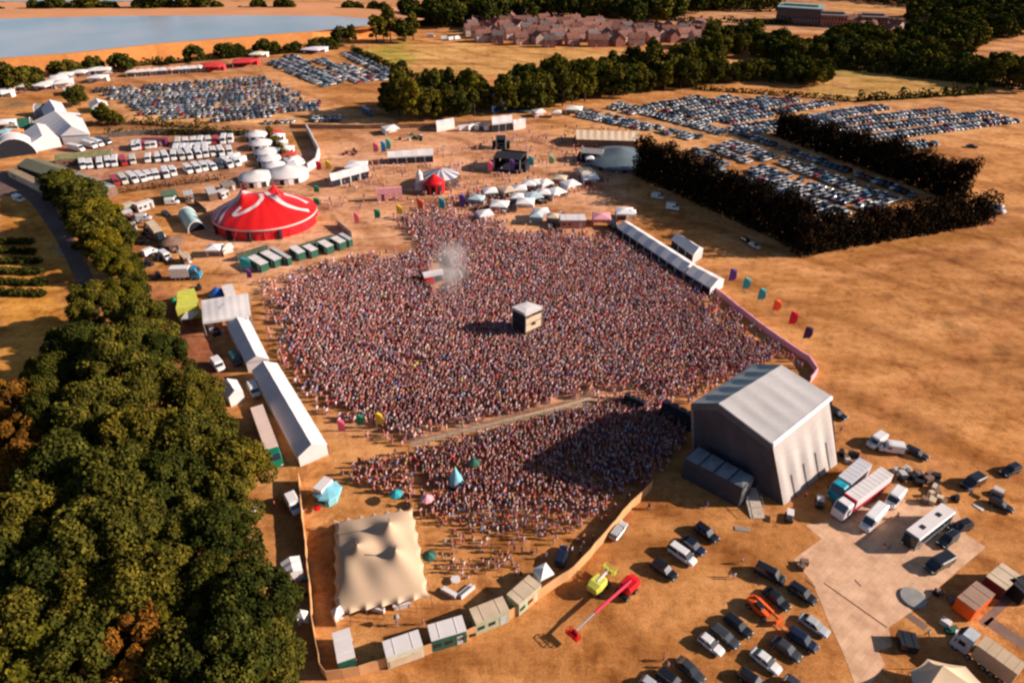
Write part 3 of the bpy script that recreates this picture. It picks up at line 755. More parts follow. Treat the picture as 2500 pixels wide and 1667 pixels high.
def cabin(name, label, cat, c, a, b, w, h, wall, roof, group=None, door=True, band=None, ridge=0.0, windows=2, front=None):
    cen, Ln, ang = seg(c, a, b, h)
    cen.z = 0
    r = thing(name, label, cat, cen, ang, group)
    m = MB(); m.box(0, 0, 0.15, Ln, w, h - 0.25); m.build('body', wall, r)
    m = MB()
    if ridge:
        m.loft([[(-Ln / 2 - .1, -w / 2 - .1, h - .1), (-Ln / 2 - .1, w / 2 + .1, h - .1), (-Ln / 2 - .1, 0, h + ridge)], [(Ln / 2 + .1, -w / 2 - .1, h - .1), (Ln / 2 + .1, w / 2 + .1, h - .1), (Ln / 2 + .1, 0, h + ridge)]])
    else:
        m.box(0, 0, h - 0.10, Ln + .1, w + .1, 0.14)
        for k in (-1, 1): m.box(k * Ln * .25, 0, h + .04, .12, w, .05)
    m.build('roof', roof, r)
    if door:
        m = MB(); m.box(Ln * .3, -w / 2 - .03, .2, .9, .05, 2.0); m.build('door', GREYC if wall is not GREYC else BROWN, r)
    for k in range(windows):
        m = MB(); m.box(-Ln * .35 + k * 1.8, -w / 2 - .03, 1.1, 1.1, .05, .8); m.build('window', GLASS, r)
    if band:
        m = MB(); m.box(0, -w / 2 - .05, .4, Ln * .9, .06, h * .5); m.build('side_panel', band, r)
    if front:
        m = MB(); m.box(Ln / 2 + .06, 0, .2, .12, w + .05, h - .3); m.build('end_panel', front, r)
    m = MB()
    for k in (-1, 1):
        for s in (-1, 1): m.box(k * (Ln / 2 - .3), s * (w / 2 - .3), 0, .3, .3, .2)
    m.build('feet', STEEL, r)
    return r
def wheel_mesh(r=0.33, w=0.24):
    m = MB(); m.tube((0, -w / 2, 0), (0, w / 2, 0), r, n=14); m.tube((0, -w / 2 - .01, 0), (0, w / 2 + .01, 0), r * .55, n=10, m=1)
    return m.mesh('wheel', [TYRE, STEEL])
WH = wheel_mesh(); WHT = wheel_mesh(0.5, 0.3)
def rr(x, w, z0, z1, k=0.25):
    """rounded rectangular cross-section at x"""
    e = (z1 - z0) * k; g = w * .18
    return [(x, -w, z0 + e), (x, -w + g, z0), (x, w - g, z0), (x, w, z0 + e), (x, w * .98, z1 - e), (x, w - g * 1.2, z1), (x, -w + g * 1.2, z1), (x, -w * .98, z1 - e)]
def car_meshes(kind):
    Ln, W = {'hatch': (4.1, .88), 'saloon': (4.7, .92), 'suv': (4.7, .96), 'estate': (4.7, .92), 'mpv': (5.0, .98)}[kind]
    hb = {'suv': 1.08, 'mpv': 1.15}.get(kind, .92); ht = {'suv': 1.72, 'mpv': 1.95}.get(kind, 1.46)
    h = Ln / 2
    b = MB()
    b.loft([rr(-h, W * .78, .42, hb * .86), rr(-h + .15, W * .93, .3, hb * .97), rr(-h + .7, W, .26, hb), rr(0, W, .26, hb), rr(h - 1.3, W, .26, hb * .99), rr(h - .5, W * .96, .26, hb * .88), rr(h - .1, W * .85, .32, hb * .74), rr(h, W * .7, .4, hb * .62)])
    r0 = {'saloon': -h + 1.15, 'hatch': -h + .45, 'suv': -h + .35, 'estate': -h + .35, 'mpv': -h + .15}[kind]
    r1 = {'mpv': h - 1.7}.get(kind, h - 2.05)
    g0 = {'saloon': -h + .45, 'mpv': -h + .1}.get(kind, -h + .12); g1 = {'mpv': h - .95}.get(kind, h - 1.3)
    def rg(x, w, z): return [(x, -w, z), (x, w, z)]
    gl = MB()
    lo = [(g0, -W * .88, hb - .02), (g1, -W * .88, hb - .04), (g1, W * .88, hb - .04), (g0, W * .88, hb - .02)]
    hi = [(r0, -W * .72, ht - .05), (r1, -W * .72, ht - .05), (r1, W * .72, ht - .05), (r0, W * .72, ht - .05)]
    gl.loft([lo, hi])
    rf = [[(r0 - .03, -W * .73, ht - .05), (r1 + .05, -W * .73, ht - .05), (r1 + .05, W * .73, ht - .05), (r0 - .03, W * .73, ht - .05)],
          [(r0 + .15, -W * .6, ht), (r1 - .15, -W * .6, ht), (r1 - .15, W * .6, ht), (r0 + .15, W * .6, ht)]]
    b.loft(rf)
    for s in (-1, 1):
        for (x0, x1) in (((g0 + g1) / 2, (r0 + r1) / 2),):
            b.loft([[(x0 - .06, s * W * .89, hb - .03), (x0 + .06, s * W * .89, hb - .03), (x0 + .06, s * W * .86, hb - .03), (x0 - .06, s * W * .86, hb - .03)],
                    [(x1 - .06, s * W * .74, ht - .04), (x1 + .06, s * W * .74, ht - .04), (x1 + .06, s * W * .70, ht - .04), (x1 - .06, s * W * .70, ht - .04)]])
        b.box(g1 - .25, s * (W + .08), hb - .02, .14, .16, .12)
    hl = MB(); hl.box(0, 0, 0, .12, .34, .14)
    return dict(body=b.mesh('body', PAINT), glass=gl.mesh('windows', GLASS), lamp=hl.mesh('headlight', LAMP), tail=MB().box(0, 0, 0, .06, .3, .14).mesh('tail_light', REDL), L=Ln, W=W, hb=hb)
CARS = {k: car_meshes(k) for k in ('hatch', 'saloon', 'suv', 'estate', 'mpv')}
def make_car(kind, col, p, rz, label, group, name='parked_car', cat='car', roofc=None):
    t = thing(name, label, cat, p, rz, group)
    k = CARS[kind]; h = k['L'] / 2
    link('body', k['body'], t, color=col); link('windows', k['glass'], t)
    for s in (-1, 1):
        link('wheel', WH, t, loc=(h - .85, s * (k['W'] - .12), .33)); link('wheel', WH, t, loc=(-h + .8, s * (k['W'] - .12), .33))
        link('headlight', k['lamp'], t, loc=(h - .12, s * k['W'] * .6, k['hb'] * .62)); link('tail_light', k['tail'], t, loc=(-h + .02, s * k['W'] * .62, k['hb'] * .7))
    return t

# ------------------------------------------------------------------ main stage
def main_stage():
    r = thing('main_stage', 'huge grey gabled festival stage tent with slit back wall', 'stage', (0, 0, 0))
    e = lambda x, y, z: q('K', x, y, z)
    RN, RF = e(750, 540, 17.6), e(1200, 265, 17.6)
    BN, BF = e(1135, 830, 14.2), e(1560, 490, 14.2)
    FN, FF = e(560, 540, 14.6), e(1010, 260, 14.6)
    mat = M('stage_roof_skin', (0.32, 0.30, 0.30), 0.5, 0.10, 0.12, fine=0.04)
    matf = M('stage_front_skin', (0.26, 0.29, 0.29), 0.5, 0.10, 0.2)
    def panelled(a, b, c_, d_, nm, mt, n=9, dip=.22):
        mb = MB()
        def fn(u, v):
            p = a.lerp(b, u).lerp(d_.lerp(c_, u), v)
            return p + Vector((0, 0, -dip * abs(math.sin(u * n * math.pi)) * (0.3 + math.sin(v * math.pi))))
        mb.sheet(fn, n * 6, 6); mb.build(nm, mt, r, True)
        return mb
    panelled(RN, RF, BF, BN, 'roof_back_slope', mat, 5)
    panelled(RN, RF, FF, FN, 'roof_front_slope', matf, 5)
    # valance under the back eave
    v = MB(); dz = Vector((0, 0, -.7))
    nrm = (BN - RN); nrm.z = 0; nrm.normalize()
    v.loft([[BN + nrm * .25, BN + nrm * .35 + dz, BN - nrm * .1 + dz, BN - nrm * .1 + Vector((0, 0, .1))], [BF + nrm * .25, BF + nrm * .35 + dz, BF - nrm * .1 + dz, BF - nrm * .1 + Vector((0, 0, .1))]])
    v.build('eave_valance', M('stage_white_trim', (0.66, 0.63, 0.63), .5, .06, .3), r)
    # back wall leaning inwards, with vertical folds and four dark slits
    G0, G1 = e(1215, 1275, 0), e(1600, 975, 0)
    T0, T1 = BN + dz * .6 - nrm * .3, BF + dz * .6 - nrm * .3
    T0 = T0.lerp(T1, .01); T1 = T1.lerp(T0, .01)
    wallm = M('stage_wall_skin', (0.38, 0.335, 0.315), 0.55, 0.08, 0.15, fine=0.05)
    out = Vector((nrm.x, nrm.y, 0))
    mb = MB()
    def wf(u, v_):
        p = G0.lerp(G1, u).lerp(T0.lerp(T1, u), v_)
        return p + out * (.22 * math.sin(u * math.pi * 9) * math.sin(math.pi * min(1, v_ * 1.1 + .05)))
    mb.sheet(wf, 90, 8); mb.build('back_wall', wallm, r, True)
    for i, u in enumerate((.2, .42, .64, .85)):
        s = MB(); k = 6; pts = []
        top = .36 + .02 * i
        for j in range(k + 1):
            v_ = top * j / k
            pts.append((wf(u, v_) + out * .12, wf(u + .013, v_) + out * .12))
        for a, b in zip(pts[:-1], pts[1:]): s.poly([a[0], a[1], b[1], b[0]])
        s.build('wall_slit', M('slit_shadow_cloth', (0.10, 0.09, 0.09), .8), r)
    # near gable (yard side) and far gable, shade baked into the skin colour
    gm = M('stage_shaded_side_skin', (0.050, 0.050, 0.064), 0.6, 0.25, 0.25, fine=0.06)
    base_front = e(505, 960, 0)
    BFl = G0.lerp(base_front, 1.0)
    u_ = (G0 - base_front)
    side = Vector((-u_.y, u_.x, 0)).normalized()
    if side.y > 0: side = -side
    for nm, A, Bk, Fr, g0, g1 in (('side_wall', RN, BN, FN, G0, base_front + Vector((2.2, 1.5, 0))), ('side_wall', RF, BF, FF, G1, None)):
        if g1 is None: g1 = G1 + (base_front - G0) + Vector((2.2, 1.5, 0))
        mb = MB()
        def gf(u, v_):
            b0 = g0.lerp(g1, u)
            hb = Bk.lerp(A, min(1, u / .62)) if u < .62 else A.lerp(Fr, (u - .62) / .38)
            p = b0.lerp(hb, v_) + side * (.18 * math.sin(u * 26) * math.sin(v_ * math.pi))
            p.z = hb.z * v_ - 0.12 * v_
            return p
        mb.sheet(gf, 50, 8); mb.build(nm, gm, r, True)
        if nm == 'side_wall' and g0 is G0:
            ft = MB()
            ft.box(0, 0, 0, .1, .1, .1)
    # fascia band along the near gable edge
    f = MB()
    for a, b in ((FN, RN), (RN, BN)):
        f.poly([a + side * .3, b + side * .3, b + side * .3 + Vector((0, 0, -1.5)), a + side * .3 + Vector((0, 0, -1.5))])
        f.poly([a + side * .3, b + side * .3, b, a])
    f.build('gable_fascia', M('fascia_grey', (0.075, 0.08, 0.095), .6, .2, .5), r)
    # deck, rear black drapes and front roof truss with posts
    g1n = base_front + Vector((2.2, 1.5, 0)); g1f = G1 + (base_front - G0) + Vector((2.2, 1.5, 0))
    d = MB(); d.prism([(p.x, p.y) for p in (G0.lerp(g1n, .35), G1.lerp(g1f, .35), g1f, g1n)], 0, 1.8); d.build('stage_deck', BLACKC, r)
    for t in (0, .33, .66, 1):
        p = g1n.lerp(g1f, t); m = MB(); tp = FN.lerp(FF, t) - Vector((0, 0, .3)); m.tube(p, tp, .28, n=6)
        m.build('front_post', STEEL, r)
    m = MB(); m.tube(FN - Vector((0, 0, .4)), FF - Vector((0, 0, .4)), .3, n=6); m.build('front_truss', STEEL, r)
    # lean-to wing on the near side with a panelled roof
    h = 5.6
    a0, a1, a2, a3 = e(600, 850, h), e(1005, 1072, h), e(925, 1150, h - .6), e(505, 935, h - .6)
    w = MB()
    zz = lambda p, z: Vector((p.x, p.y, z))
    w.poly([zz(a3, 0), zz(a2, 0), a2, a3]); w.poly([zz(a2, 0), zz(a1, 0), a1, a2]); w.poly([zz(a0, 0), zz(a3, 0), a3, a0])
    w.build('wing_wall', M('wing_cloth', (0.035, 0.037, 0.048), .7, .3, .6), r)
    for i in range(4):
        t0, t1 = i / 4 + .012, (i + 1) / 4 - .012
        w = MB()
        A_, B_, C_, D_ = a0.lerp(a1, t0), a0.lerp(a1, t1), a3.lerp(a2, t1), a3.lerp(a2, t0)
        lift = Vector((0, 0, .35)); mid = (A_ + B_ + C_ + D_) / 4 + lift
        for p0, p1 in ((A_, B_), (B_, C_), (C_, D_), (D_, A_)): w.poly([p0, p1, mid])
        w.build('wing_roof_panel', M('wing_roof_cloth', (0.17, 0.19, 0.21), .5, .2, .4), r)
    w = MB(); w.poly([a2, a2.lerp(a1, .9), a2.lerp(a1, .9) + Vector((0, 0, -2.2)), a2 + Vector((0, 0, -2.2))])
    w.build('wing_end_frame', GREYC, r)
    # ramp at the wing's end
    p0, p1 = e(960, 1190, 0), e(1030, 1370, 0)
    dd = (p1 - p0).normalized(); n_ = Vector((-dd.y, dd.x, 0))
    w = MB(); w.loft([[p0 + n_ * 1.3 + Vector((0, 0, 1.6)), p0 - n_ * 1.3 + Vector((0, 0, 1.6)), p0 - n_ * 1.3, p0 + n_ * 1.3], [p1 + n_ * 1.3 + Vector((0, 0, .1)), p1 - n_ * 1.3 + Vector((0, 0, .1)), p1 - n_ * 1.3, p1 + n_ * 1.3]])
    w.build('loading_ramp', M('ramp_boards', (0.42, 0.34, 0.27), .8, .25, 1.2), r)
    for s in (-1, 1):
        w = MB(); w.tube(p0 + n_ * 1.3 * s + Vector((0, 0, 2.5)), p1 + n_ * 1.3 * s + Vector((0, 0, 1.1)), .05, n=5)
        for t in (0, .33, .66, 1):
            b = p0.lerp(p1, t) + n_ * 1.3 * s; w.tube(b, b + Vector((0, 0, 2.5 - 1.4 * t)), .04, n=5)
        w.build('ramp_rail', STEEL, r)
main_stage()
def stage_wings():
    for (lab, a, b, h, th) in (('long black loudspeaker scaffold wall beside the stage front', (700, 470), (1000, 620), 3.8, 2.0), ('short black barrier scaffold at the end of the crowd walkway', (335, 410), (530, 490), 2.4, 1.6)):
        cen, Ln, ang = seg('T', a, b, h); cen.z = 0
        r = thing('scaffold_wall', lab, 'scaffold', cen, ang)
        MB().box(0, 0, 0, Ln, th * .5, h).build('panel', BLACKC, r)
        for k in range(4):
            MB().box(-Ln / 2 + Ln * (k + .5) / 4, 0, h, Ln / 4 - .3, th * .7, .5).build('speaker_box', DARK, r)
        m = MB()
        for k in range(6):
            x = -Ln / 2 + Ln * k / 5
            m.tube((x, -th * .5, 0), (x, 0, h), .06, n=5)
        m.build('brace', STEEL, r)
    r = tag(MB().lathe(0, 0, [(.0, 0), (.7, .1), (.8, .8), (.5, 1.4), (0, 1.6)], 12).build('red_inflatable', RED, smooth=True), 'round red inflatable beside the stage front scaffold', 'inflatable')
    r.location = q('T', 665, 530)
stage_wings()

# sound tower in the middle of the crowd
def foh():
    z = 7.0
    p = rect_of('S', [(1520, 855), (1720, 785), (1925, 850), (1700, 950)], z)
    cen = sum(p, Vector()) / 4; cen.z = 0
    r = thing('sound_tower', 'white roofed sound tower standing in the middle of the crowd', 'tower', cen)
    L = [v - cen for v in p]
    m = MB(); m.prism([(v.x * 1.06, v.y * 1.06) for v in L], z - .25, z); m.loft([[v * 1.06 for v in L], [Vector((v.x * .3, v.y * .3, z + .7)) for v in L]])
    m.build('roof', WHITE, r)
    for v in L:
        MB().tube((v.x, v.y, 0), (v.x, v.y, z), .16, n=6).build('leg', STEEL, r)
    for zz in (1.2, 3.9): MB().prism([(v.x, v.y) for v in L], zz, zz + .2).build('deck', BROWN, r)
    a, b, c_, d_ = L
    MB().poly([(a.x, a.y, 0), (d_.x, d_.y, 0), (d_.x, d_.y, z - .3), (a.x, a.y, z - .3)]).build('black_drape', BLACKC, r)
    MB().poly([(a.x, a.y, 0), (b.x, b.y, 0), (b.x, b.y, z - .3), (a.x, a.y, z - .3)]).build('black_drape', BLACKC, r)
    m = MB(); m.poly([(d_.x, d_.y, 1.9), (c_.x, c_.y, 1.9), (c_.x, c_.y, z - 1.2), (d_.x, d_.y, z - 1.2)])
    m.build('beige_drape', BEIGE, r)
    m = MB(); mid = (d_ + c_) / 2; m.lathe(mid.x + .12, mid.y - .15, [(0, 3.3), (.45, 3.5), (.45, 4.1), (0, 4.3)], 10); m.build('round_emblem', BROWN, r)
foh()

# red big top
def big_top():
    cen = q('s', 651, 541); cen.z = 0
    r = thing('big_top', 'large red circus tent with white swirls and orange tipped poles', 'circus tent', cen)
    Ra, Rb = 17.3, 15.5
    ew = 3.6
    peaks = [(-7.0, 2.5), (-5.0, -3.0), (3.2, 4.5), (6.2, -1.0)]
    def H(x, y):
        rho = math.hypot(x / Ra, y / Rb)
        z = ew + 6.0 * max(0, 1 - rho) ** 0.8 + .9 * math.sin(min(1, rho) * math.pi) * .6
        for px_, py_ in peaks:
            d = math.hypot(x - px_, y - py_)
            z += 3.4 * math.exp(-d / 1.6)
        z += .10 * math.cos(math.atan2(y / Rb, x / Ra) * 20) * rho
        return z
    m = MB()
    def fn(u, v):
        t = 2 * math.pi * u; s = v ** 0.8
        x, y = Ra * s * math.cos(t), Rb * s * math.sin(t)
        return Vector((x, y, H(x, y)))
    m.sheet(fn, 96, 40)
    m.build('roof', M('red_tent_skin', (0.62, 0.012, 0.012), 0.4, 0.10, 0.15), r, True)
    m = MB(); n = 80
    lo = [(Ra * .985 * math.cos(2 * math.pi * i / n), Rb * .985 * math.sin(2 * math.pi * i / n)) for i in range(n)]
    for i in range(n):
        a, b = lo[i], lo[(i + 1) % n]; k = 1 + .012 * (i % 2)
        m.poly([(a[0] * k, a[1] * k, 0), (b[0] * (1 + .012 * ((i + 1) % 2)), b[1] * (1 + .012 * ((i + 1) % 2)), 0), (b[0], b[1], ew + .1), (a[0], a[1], ew + .1)])
    m.build('skirt_wall', M('red_skirt', (0.5, 0.008, 0.014), 0.5, 0.15, 0.4), r)
    wt = M('white_swirl_skin', (0.60, 0.50, 0.50), .5, .05, .3)
    def ribbon(pts, w, nm='swirl_band', lift=.07):
        fine = []
        for i in range(len(pts) - 1):
            p0 = pts[max(0, i - 1)]; p1 = pts[i]; p2 = pts[i + 1]; p3 = pts[min(len(pts) - 1, i + 2)]
            for k in range(8):
                t = k / 8
                f = lambda a, b, c_, d: .5 * ((2 * b) + (-a + c_) * t + (2 * a - 5 * b + 4 * c_ - d) * t * t + (-a + 3 * b - 3 * c_ + d) * t ** 3)
                fine.append((f(p0[0], p1[0], p2[0], p3[0]), f(p0[1], p1[1], p2[1], p3[1])))
        fine.append(pts[-1])
        m = MB(); prev = None
        for i, (x, y) in enumerate(fine):
            x2, y2 = fine[min(i + 1, len(fine) - 1)]; x1, y1 = fine[max(0, i - 1)]
            d = math.hypot(x2 - x1, y2 - y1) or 1; nx, ny = -(y2 - y1) / d * w / 2, (x2 - x1) / d * w / 2
            cur = [Vector((x + nx * k, y + ny * k, H(x + nx * k, y + ny * k) + lift)) for k in (-1, -.33, .33, 1)]
            if prev:
                for k in range(3): m.poly([prev[k], prev[k + 1], cur[k + 1], cur[k]])
            prev = cur
        m.build(nm, wt, r)
    ribbon([(-11.5, -10.8), (-10.5, -6), (-7.5, -1), (-4, 3)], 1.1)
    ribbon([(-16.3, -3), (-13, -2), (-9.6, -.3), (-6, 1.5), (-3.6, 4.6)], 1.0)
    ribbon([(-13.6, -8.6), (-13.2, -4.4), (-9, -.2)], 1.0)
    ribbon([(-5, -6.5), (-6.8, -8.8), (-4.5, -9.2), (-.6, -6.6), (1, -2.5), (-.4, .2)], 1.3)
    ribbon([(.5, 2.8), (3, -.4), (7, -3.2), (12, -3.4), (15.6, -1.6)], 1.4)
    ribbon([(6.5, 3.4), (10, 4.6), (14, 3.4)], 1.8)
    ribbon([(.8, 3.6), (4, 6.5), (8, 9)], .8)
    m = MB(); rim = [(Ra * .992 * math.cos(2 * math.pi * i / 96), Rb * .992 * math.sin(2 * math.pi * i / 96)) for i in range(97)]
    for a, b in zip(rim[:-1], rim[1:]):
        m.poly([(a[0] * 1.012, a[1] * 1.012, ew - .25), (b[0] * 1.012, b[1] * 1.012, ew - .25), (b[0] * 1.012, b[1] * 1.012, ew + .25), (a[0] * 1.012, a[1] * 1.012, ew + .25)])
    m.build('rim_band', wt, r)
    for (x, y) in peaks:
        z = H(x, y)
        m = MB(); m.tube((x, y, 0), (x, y, z + 1.2), .12, n=8); m.build('king_pole', STEEL, r)
    for (x, y), mt in zip(peaks, (ORANGE, RED, RED, RED)):
        z = H(x, y); m = MB(); m.loft([[(x, y - .02, z + .5), (x, y + .02, z + .5), (x, y + .02, z + 1.2), (x, y - .02, z + 1.2)], [(x + 2.0, y - .02, z + .6), (x + 2.0, y + .02, z + .6), (x + 2.0, y + .02, z + 1.1), (x + 2.0, y - .02, z + 1.1)]])
        m.build('pennant', mt, r)
    for ang, w in ((-116, 1.3), (-92, 1.0), (-60, 1.0), (-140, .8)):
        t = R(ang); x, y = Ra * 1.005 * math.cos(t), Rb * 1.005 * math.sin(t)
        m = MB(); m.box(x, y, 0, w, w, 2.9, 0, t + math.pi / 2); m.build('entrance', BLACKC, r)
    for i in range(24):
        t = 2 * math.pi * i / 24; x, y = math.cos(t), math.sin(t)
        MB().tube((x * Ra, y * Rb, ew), (x * (Ra + 3), y * (Rb + 3), 0), .03, n=4).build('guy_rope', STEEL, r)
big_top()

# beige stretch tent
def stretch_tent():
    z = 3.0
    pts = [(330, 1030), (1030, 890), (905, 235), (330, 330)]
    p = rect_of('J', pts, z); cen = sum(p, Vector()) / 4; cen.z = 0
    r = thing('stretch_tent', 'large beige stretch tent with three peaks and scalloped edges', 'tent', cen)
    L = [v - cen for v in p]
    pk = [q('J', 735, 365, 6.0) - cen, q('J', 500, 515, 6.2) - cen, q('J', 780, 555, 6.2) - cen, q('J', 600, 250, 4.0) - cen]
    n = 6
    def fn(u, v):
        a = L[0].lerp(L[1], u).lerp(L[3].lerp(L[2], u), v)
        mid = (L[0] + L[1] + L[2] + L[3]) / 4
        eu = min(u, 1 - u); ev = min(v, 1 - v)
        sc_ = 0
        if ev < .06: sc_ = abs(math.sin(u * n * math.pi)) * (1 - ev / .06)
        if eu < .06: sc_ = max(sc_, abs(math.sin(v * n * math.pi)) * (1 - eu / .06))
        a = a.lerp(mid, .055 * sc_)
        zz = 2.4 + 1.1 * (1 - (2 * u - 1) ** 4) * (1 - (2 * v - 1) ** 4)
        for k, c_ in enumerate(pk[:3]):
            d = math.hypot(a.x - c_.x, a.y - c_.y); zz += 1.8 * math.exp(-d / 1.3) + .9 * math.exp(-(d / 3.5) ** 2)
        zz -= .35 * sc_ + .22 * (1 - math.cos((u * 2.2 + v) * 9)) * (1 - abs(2 * v - 1))
        return Vector((a.x, a.y, zz))
    m = MB(); m.sheet(fn, 72, 72); m.build('canopy', M('stretch_canvas', (0.47, 0.325, 0.215), .6, .04, .1), r, True)
    for i in range(n + 1):
        for u, v in ((i / n, 0), (i / n, 1), (0, i / n), (1, i / n)):
            if (u, v) in ((0, 0), (1, 0), (0, 1), (1, 1)) and v == i / n and u in (0, 1): continue
            b = fn(u, v); o = Vector((b.x, b.y, 0)).normalized() * .5
            MB().tube((b.x + o.x, b.y + o.y, 0), (b.x, b.y, b.z), .05, n=5).build('pole', BROWN, r)
    for c_ in pk[:3]: MB().tube((c_.x, c_.y, 0), (c_.x, c_.y, 7.0), .09, n=6).build('main_pole', BROWN, r)
stretch_tent()
def corner_tent():
    pts = [(1210, 1460), (1370, 1345), (1720, 1415), (2050, 1720), (1250, 1800)]
    p = rect_of('N', pts, 2.6); cen = sum(p, Vector()) / len(p); cen.z = 0
    r = thing('stretch_tent', 'small beige pole tent cut off by the bottom right edge', 'tent', cen)
    m = MB(); tp = Vector((-.5, .8, 5.0)); L = [v - cen for v in p]; n = 8
    for a, b in zip(L, L[1:] + L[:1]):
        for i in range(n):
            for j in range(n):
                def f(s, t):
                    e = a.lerp(b, s); e = e.lerp(Vector((0, 0, 2.6)), .06 * math.sin(s * math.pi)); x = e.lerp(tp, t); x.z = 2.6 + 2.4 * t ** 1.7; return x
                m.poly([f(i / n, j / n), f((i + 1) / n, j / n), f((i + 1) / n, (j + 1) / n), f(i / n, (j + 1) / n)])
    m.build('canopy', M('pole_tent_canvas', (0.55, 0.40, 0.26), .6, .06, .2), r)
    for a in L: MB().tube((a.x, a.y, 0), a, .05, n=5).build('pole', BROWN, r)
    MB().tube((tp.x, tp.y, 0), tp, .08, n=6).build('main_pole', BROWN, r)
corner_tent()

# ------------------------------------------------------------------ marquees
WG = 'long white marquees on the left edge of the crowd'
marquee('long_marquee', 'longest white marquee, left edge of the crowd below the gap', 'G', [(1805, 455), (1990, 400), (2350, 985), (2140, 1075)], 2.9, 4.6, WG, openings=8, hip=0.0)
marquee('long_marquee', 'white marquee joined below the square white canopy', 'G', [(1615, 100), (1775, 60), (1932, 372), (1765, 400)], 2.9, 4.4, WG, openings=4)
def canopy():
    z = 4.2; p = rect_of('Q', [(590, 610), (1335, 490), (1385, 850), (620, 960)], z); cen = sum(p, Vector()) / 4; cen.z = 0
    r = thing('flat_canopy', 'big square white entrance canopy beside the yellow kiosk', 'canopy', cen); L = [v - cen for v in p]
    m = MB()
    def fn(u, v):
        a = L[0].lerp(L[1], u).lerp(L[3].lerp(L[2], u), v); a.z = z + .5 * math.sin(u * math.pi) * math.sin(v * math.pi) + .03 * math.sin(u * 40); return a
    m.sheet(fn, 24, 16)
    m.build('roof', WHITE, r, True)
    for i in range(4):
        a, b = L[i], L[(i + 1) % 4]; m = MB(); m.poly([a, b, (b.x, b.y, z - .6), (a.x, a.y, z - .6)]); m.build('valance', WHITE, r)
    for v in L: MB().tube((v.x, v.y, 0), (v.x, v.y, z), .14, n=6).build('leg', STEEL, r)
    a = L[3]; b = q('Q', 740, 1130, 0) - cen
    m = MB(); m.poly([a, a.lerp(L[2], .22), (b.x + 1.2, b.y + .3, 2), (b.x, b.y, 2)]); m.poly([(b.x, b.y, 2), (b.x + 1.2, b.y + .3, 2), (b.x + 1.2, b.y + .3, 0), (b.x, b.y, 0)])
    m.build('side_flap', WHITE, r)
    m = MB(); m.poly([fn(.35, .5) + Vector((0, 0, .05)), fn(.48, .35) + Vector((0, 0, .05)), fn(.5, .45) + Vector((0, 0, .05)), fn(.38, .62) + Vector((0, 0, .05))]); m.build('roof_emblem', GREYC, r)
canopy()
marquee('long_marquee', 'very long white marquee on the right edge of the crowd', 'F', [(125, 680), (195, 655), (560, 885), (490, 925)], 2.8, 4.2, 'white marquees on the right edge of the crowd', openings=9)
marquee('long_marquee', 'short white marquee above the pink fence', 'F', [(500, 930), (575, 895), (715, 965), (640, 1015)], 2.8, 4.2, 'white marquees on the right edge of the crowd', openings=3)
marquee('long_marquee', 'detached grey white marquee in the field behind the crowd', 'F', [(425, 745), (480, 728), (600, 800), (545, 835)], 3.2, 4.8, openings=3, roof=WHITE, wall=GREYC)
marquee('white_tent', 'small white tent between the wood and the long marquee', 'G', [(1570, 562), (1700, 520), (1745, 605), (1640, 650)], 2.6, 3.8)
marquee('white_tent', 'square white tent by the fence beside the wood', 'H', [(2012, 510), (2150, 458), (2172, 565), (2045, 612)], 2.6, 3.2)
marquee('far_marquee', 'white bar marquee in the middle distance left of centre', 'B', [(460, 878), (462, 905), (725, 890), (720, 858)], 3, 4.6, openings=5)
marquee('far_marquee', 'slanting white bar marquee beyond the red big top', 'A', [(1890, 1000), (1900, 1035), (2120, 975), (2100, 945)], 3, 4.4, openings=4)
marquee('far_marquee', 'white marquee against the tree belt, right of the pond', 'B', [(1058, 682), (1062, 712), (1180, 698), (1172, 668)], 4, 6, openings=3)
marquee('far_marquee', 'low white marquee annex right of the tree belt marquee', 'B', [(1182, 690), (1185, 712), (1255, 700), (1250, 680)], 3, 4)
marquee('far_marquee', 'small white marquee below the left tree clump', 'B', [(738, 695), (742, 722), (846, 700), (836, 680)], 3, 4.2)
marquee('scalloped_marquee', 'long beige marquee with scalloped eaves by the right car park', 'B', [(1540, 745), (1545, 800), (1905, 810), (1900, 755)], 3.4, 5.4, roof=CREAM, wall=BROWN, bays=9)
CG = 'white marquees of the camp at left'
marquee('camp_marquee', 'rear white marquee of the camp beside dark dome', 'U', [(560, 370), (840, 285), (925, 430), (650, 500)], 4, 7, CG)
marquee('camp_marquee', 'largest white marquee of the camp at left', 'U', [(440, 545), (1090, 430), (1235, 720), (830, 740)], 4, 7.5, CG, openings=3, hip=.05)
marquee('camp_marquee', 'front white marquee of the camp with pink base', 'U', [(310, 690), (740, 600), (815, 780), (400, 860)], 3.4, 6, CG, openings=3)
marquee('camp_marquee', 'white and green marquee near the camp car park', 'U', [(1200, 290), (1460, 270), (1480, 330), (1250, 350)], 3, 5, CG, wall=M('mint_cloth', (0.28, 0.55, 0.36), .6, .1, .5))
def arch_tent(lab, c, a, b, w, h, mat, group=None):
    cen, Ln, ang = seg(c, a, b, 1.0); cen.z = 0
    r = thing('arch_tent', lab, 'tent', cen, ang, group); m = MB()
    def fn(u, v):
        t = math.pi * v; return Vector((-Ln / 2 + Ln * u, -w / 2 * math.cos(t), h * math.sin(t) * (1 - .02 * abs(math.sin(u * 12)))))
    m.sheet(fn, 16, 14); m.build('shell', mat, r, True)
    for x in (-1, 1):
        m = MB(); m.poly([fn((x + 1) / 2, i / 14) + Vector((-.15 * x, 0, 0)) for i in range(15)]); m.build('end_wall', BLACKC, r)
        m = MB(); 
        for i in range(14): m.tube(fn((x + 1) / 2, i / 14), fn((x + 1) / 2, (i + 1) / 14), .18, n=5)
        m.build('hoop', WHITE, r)
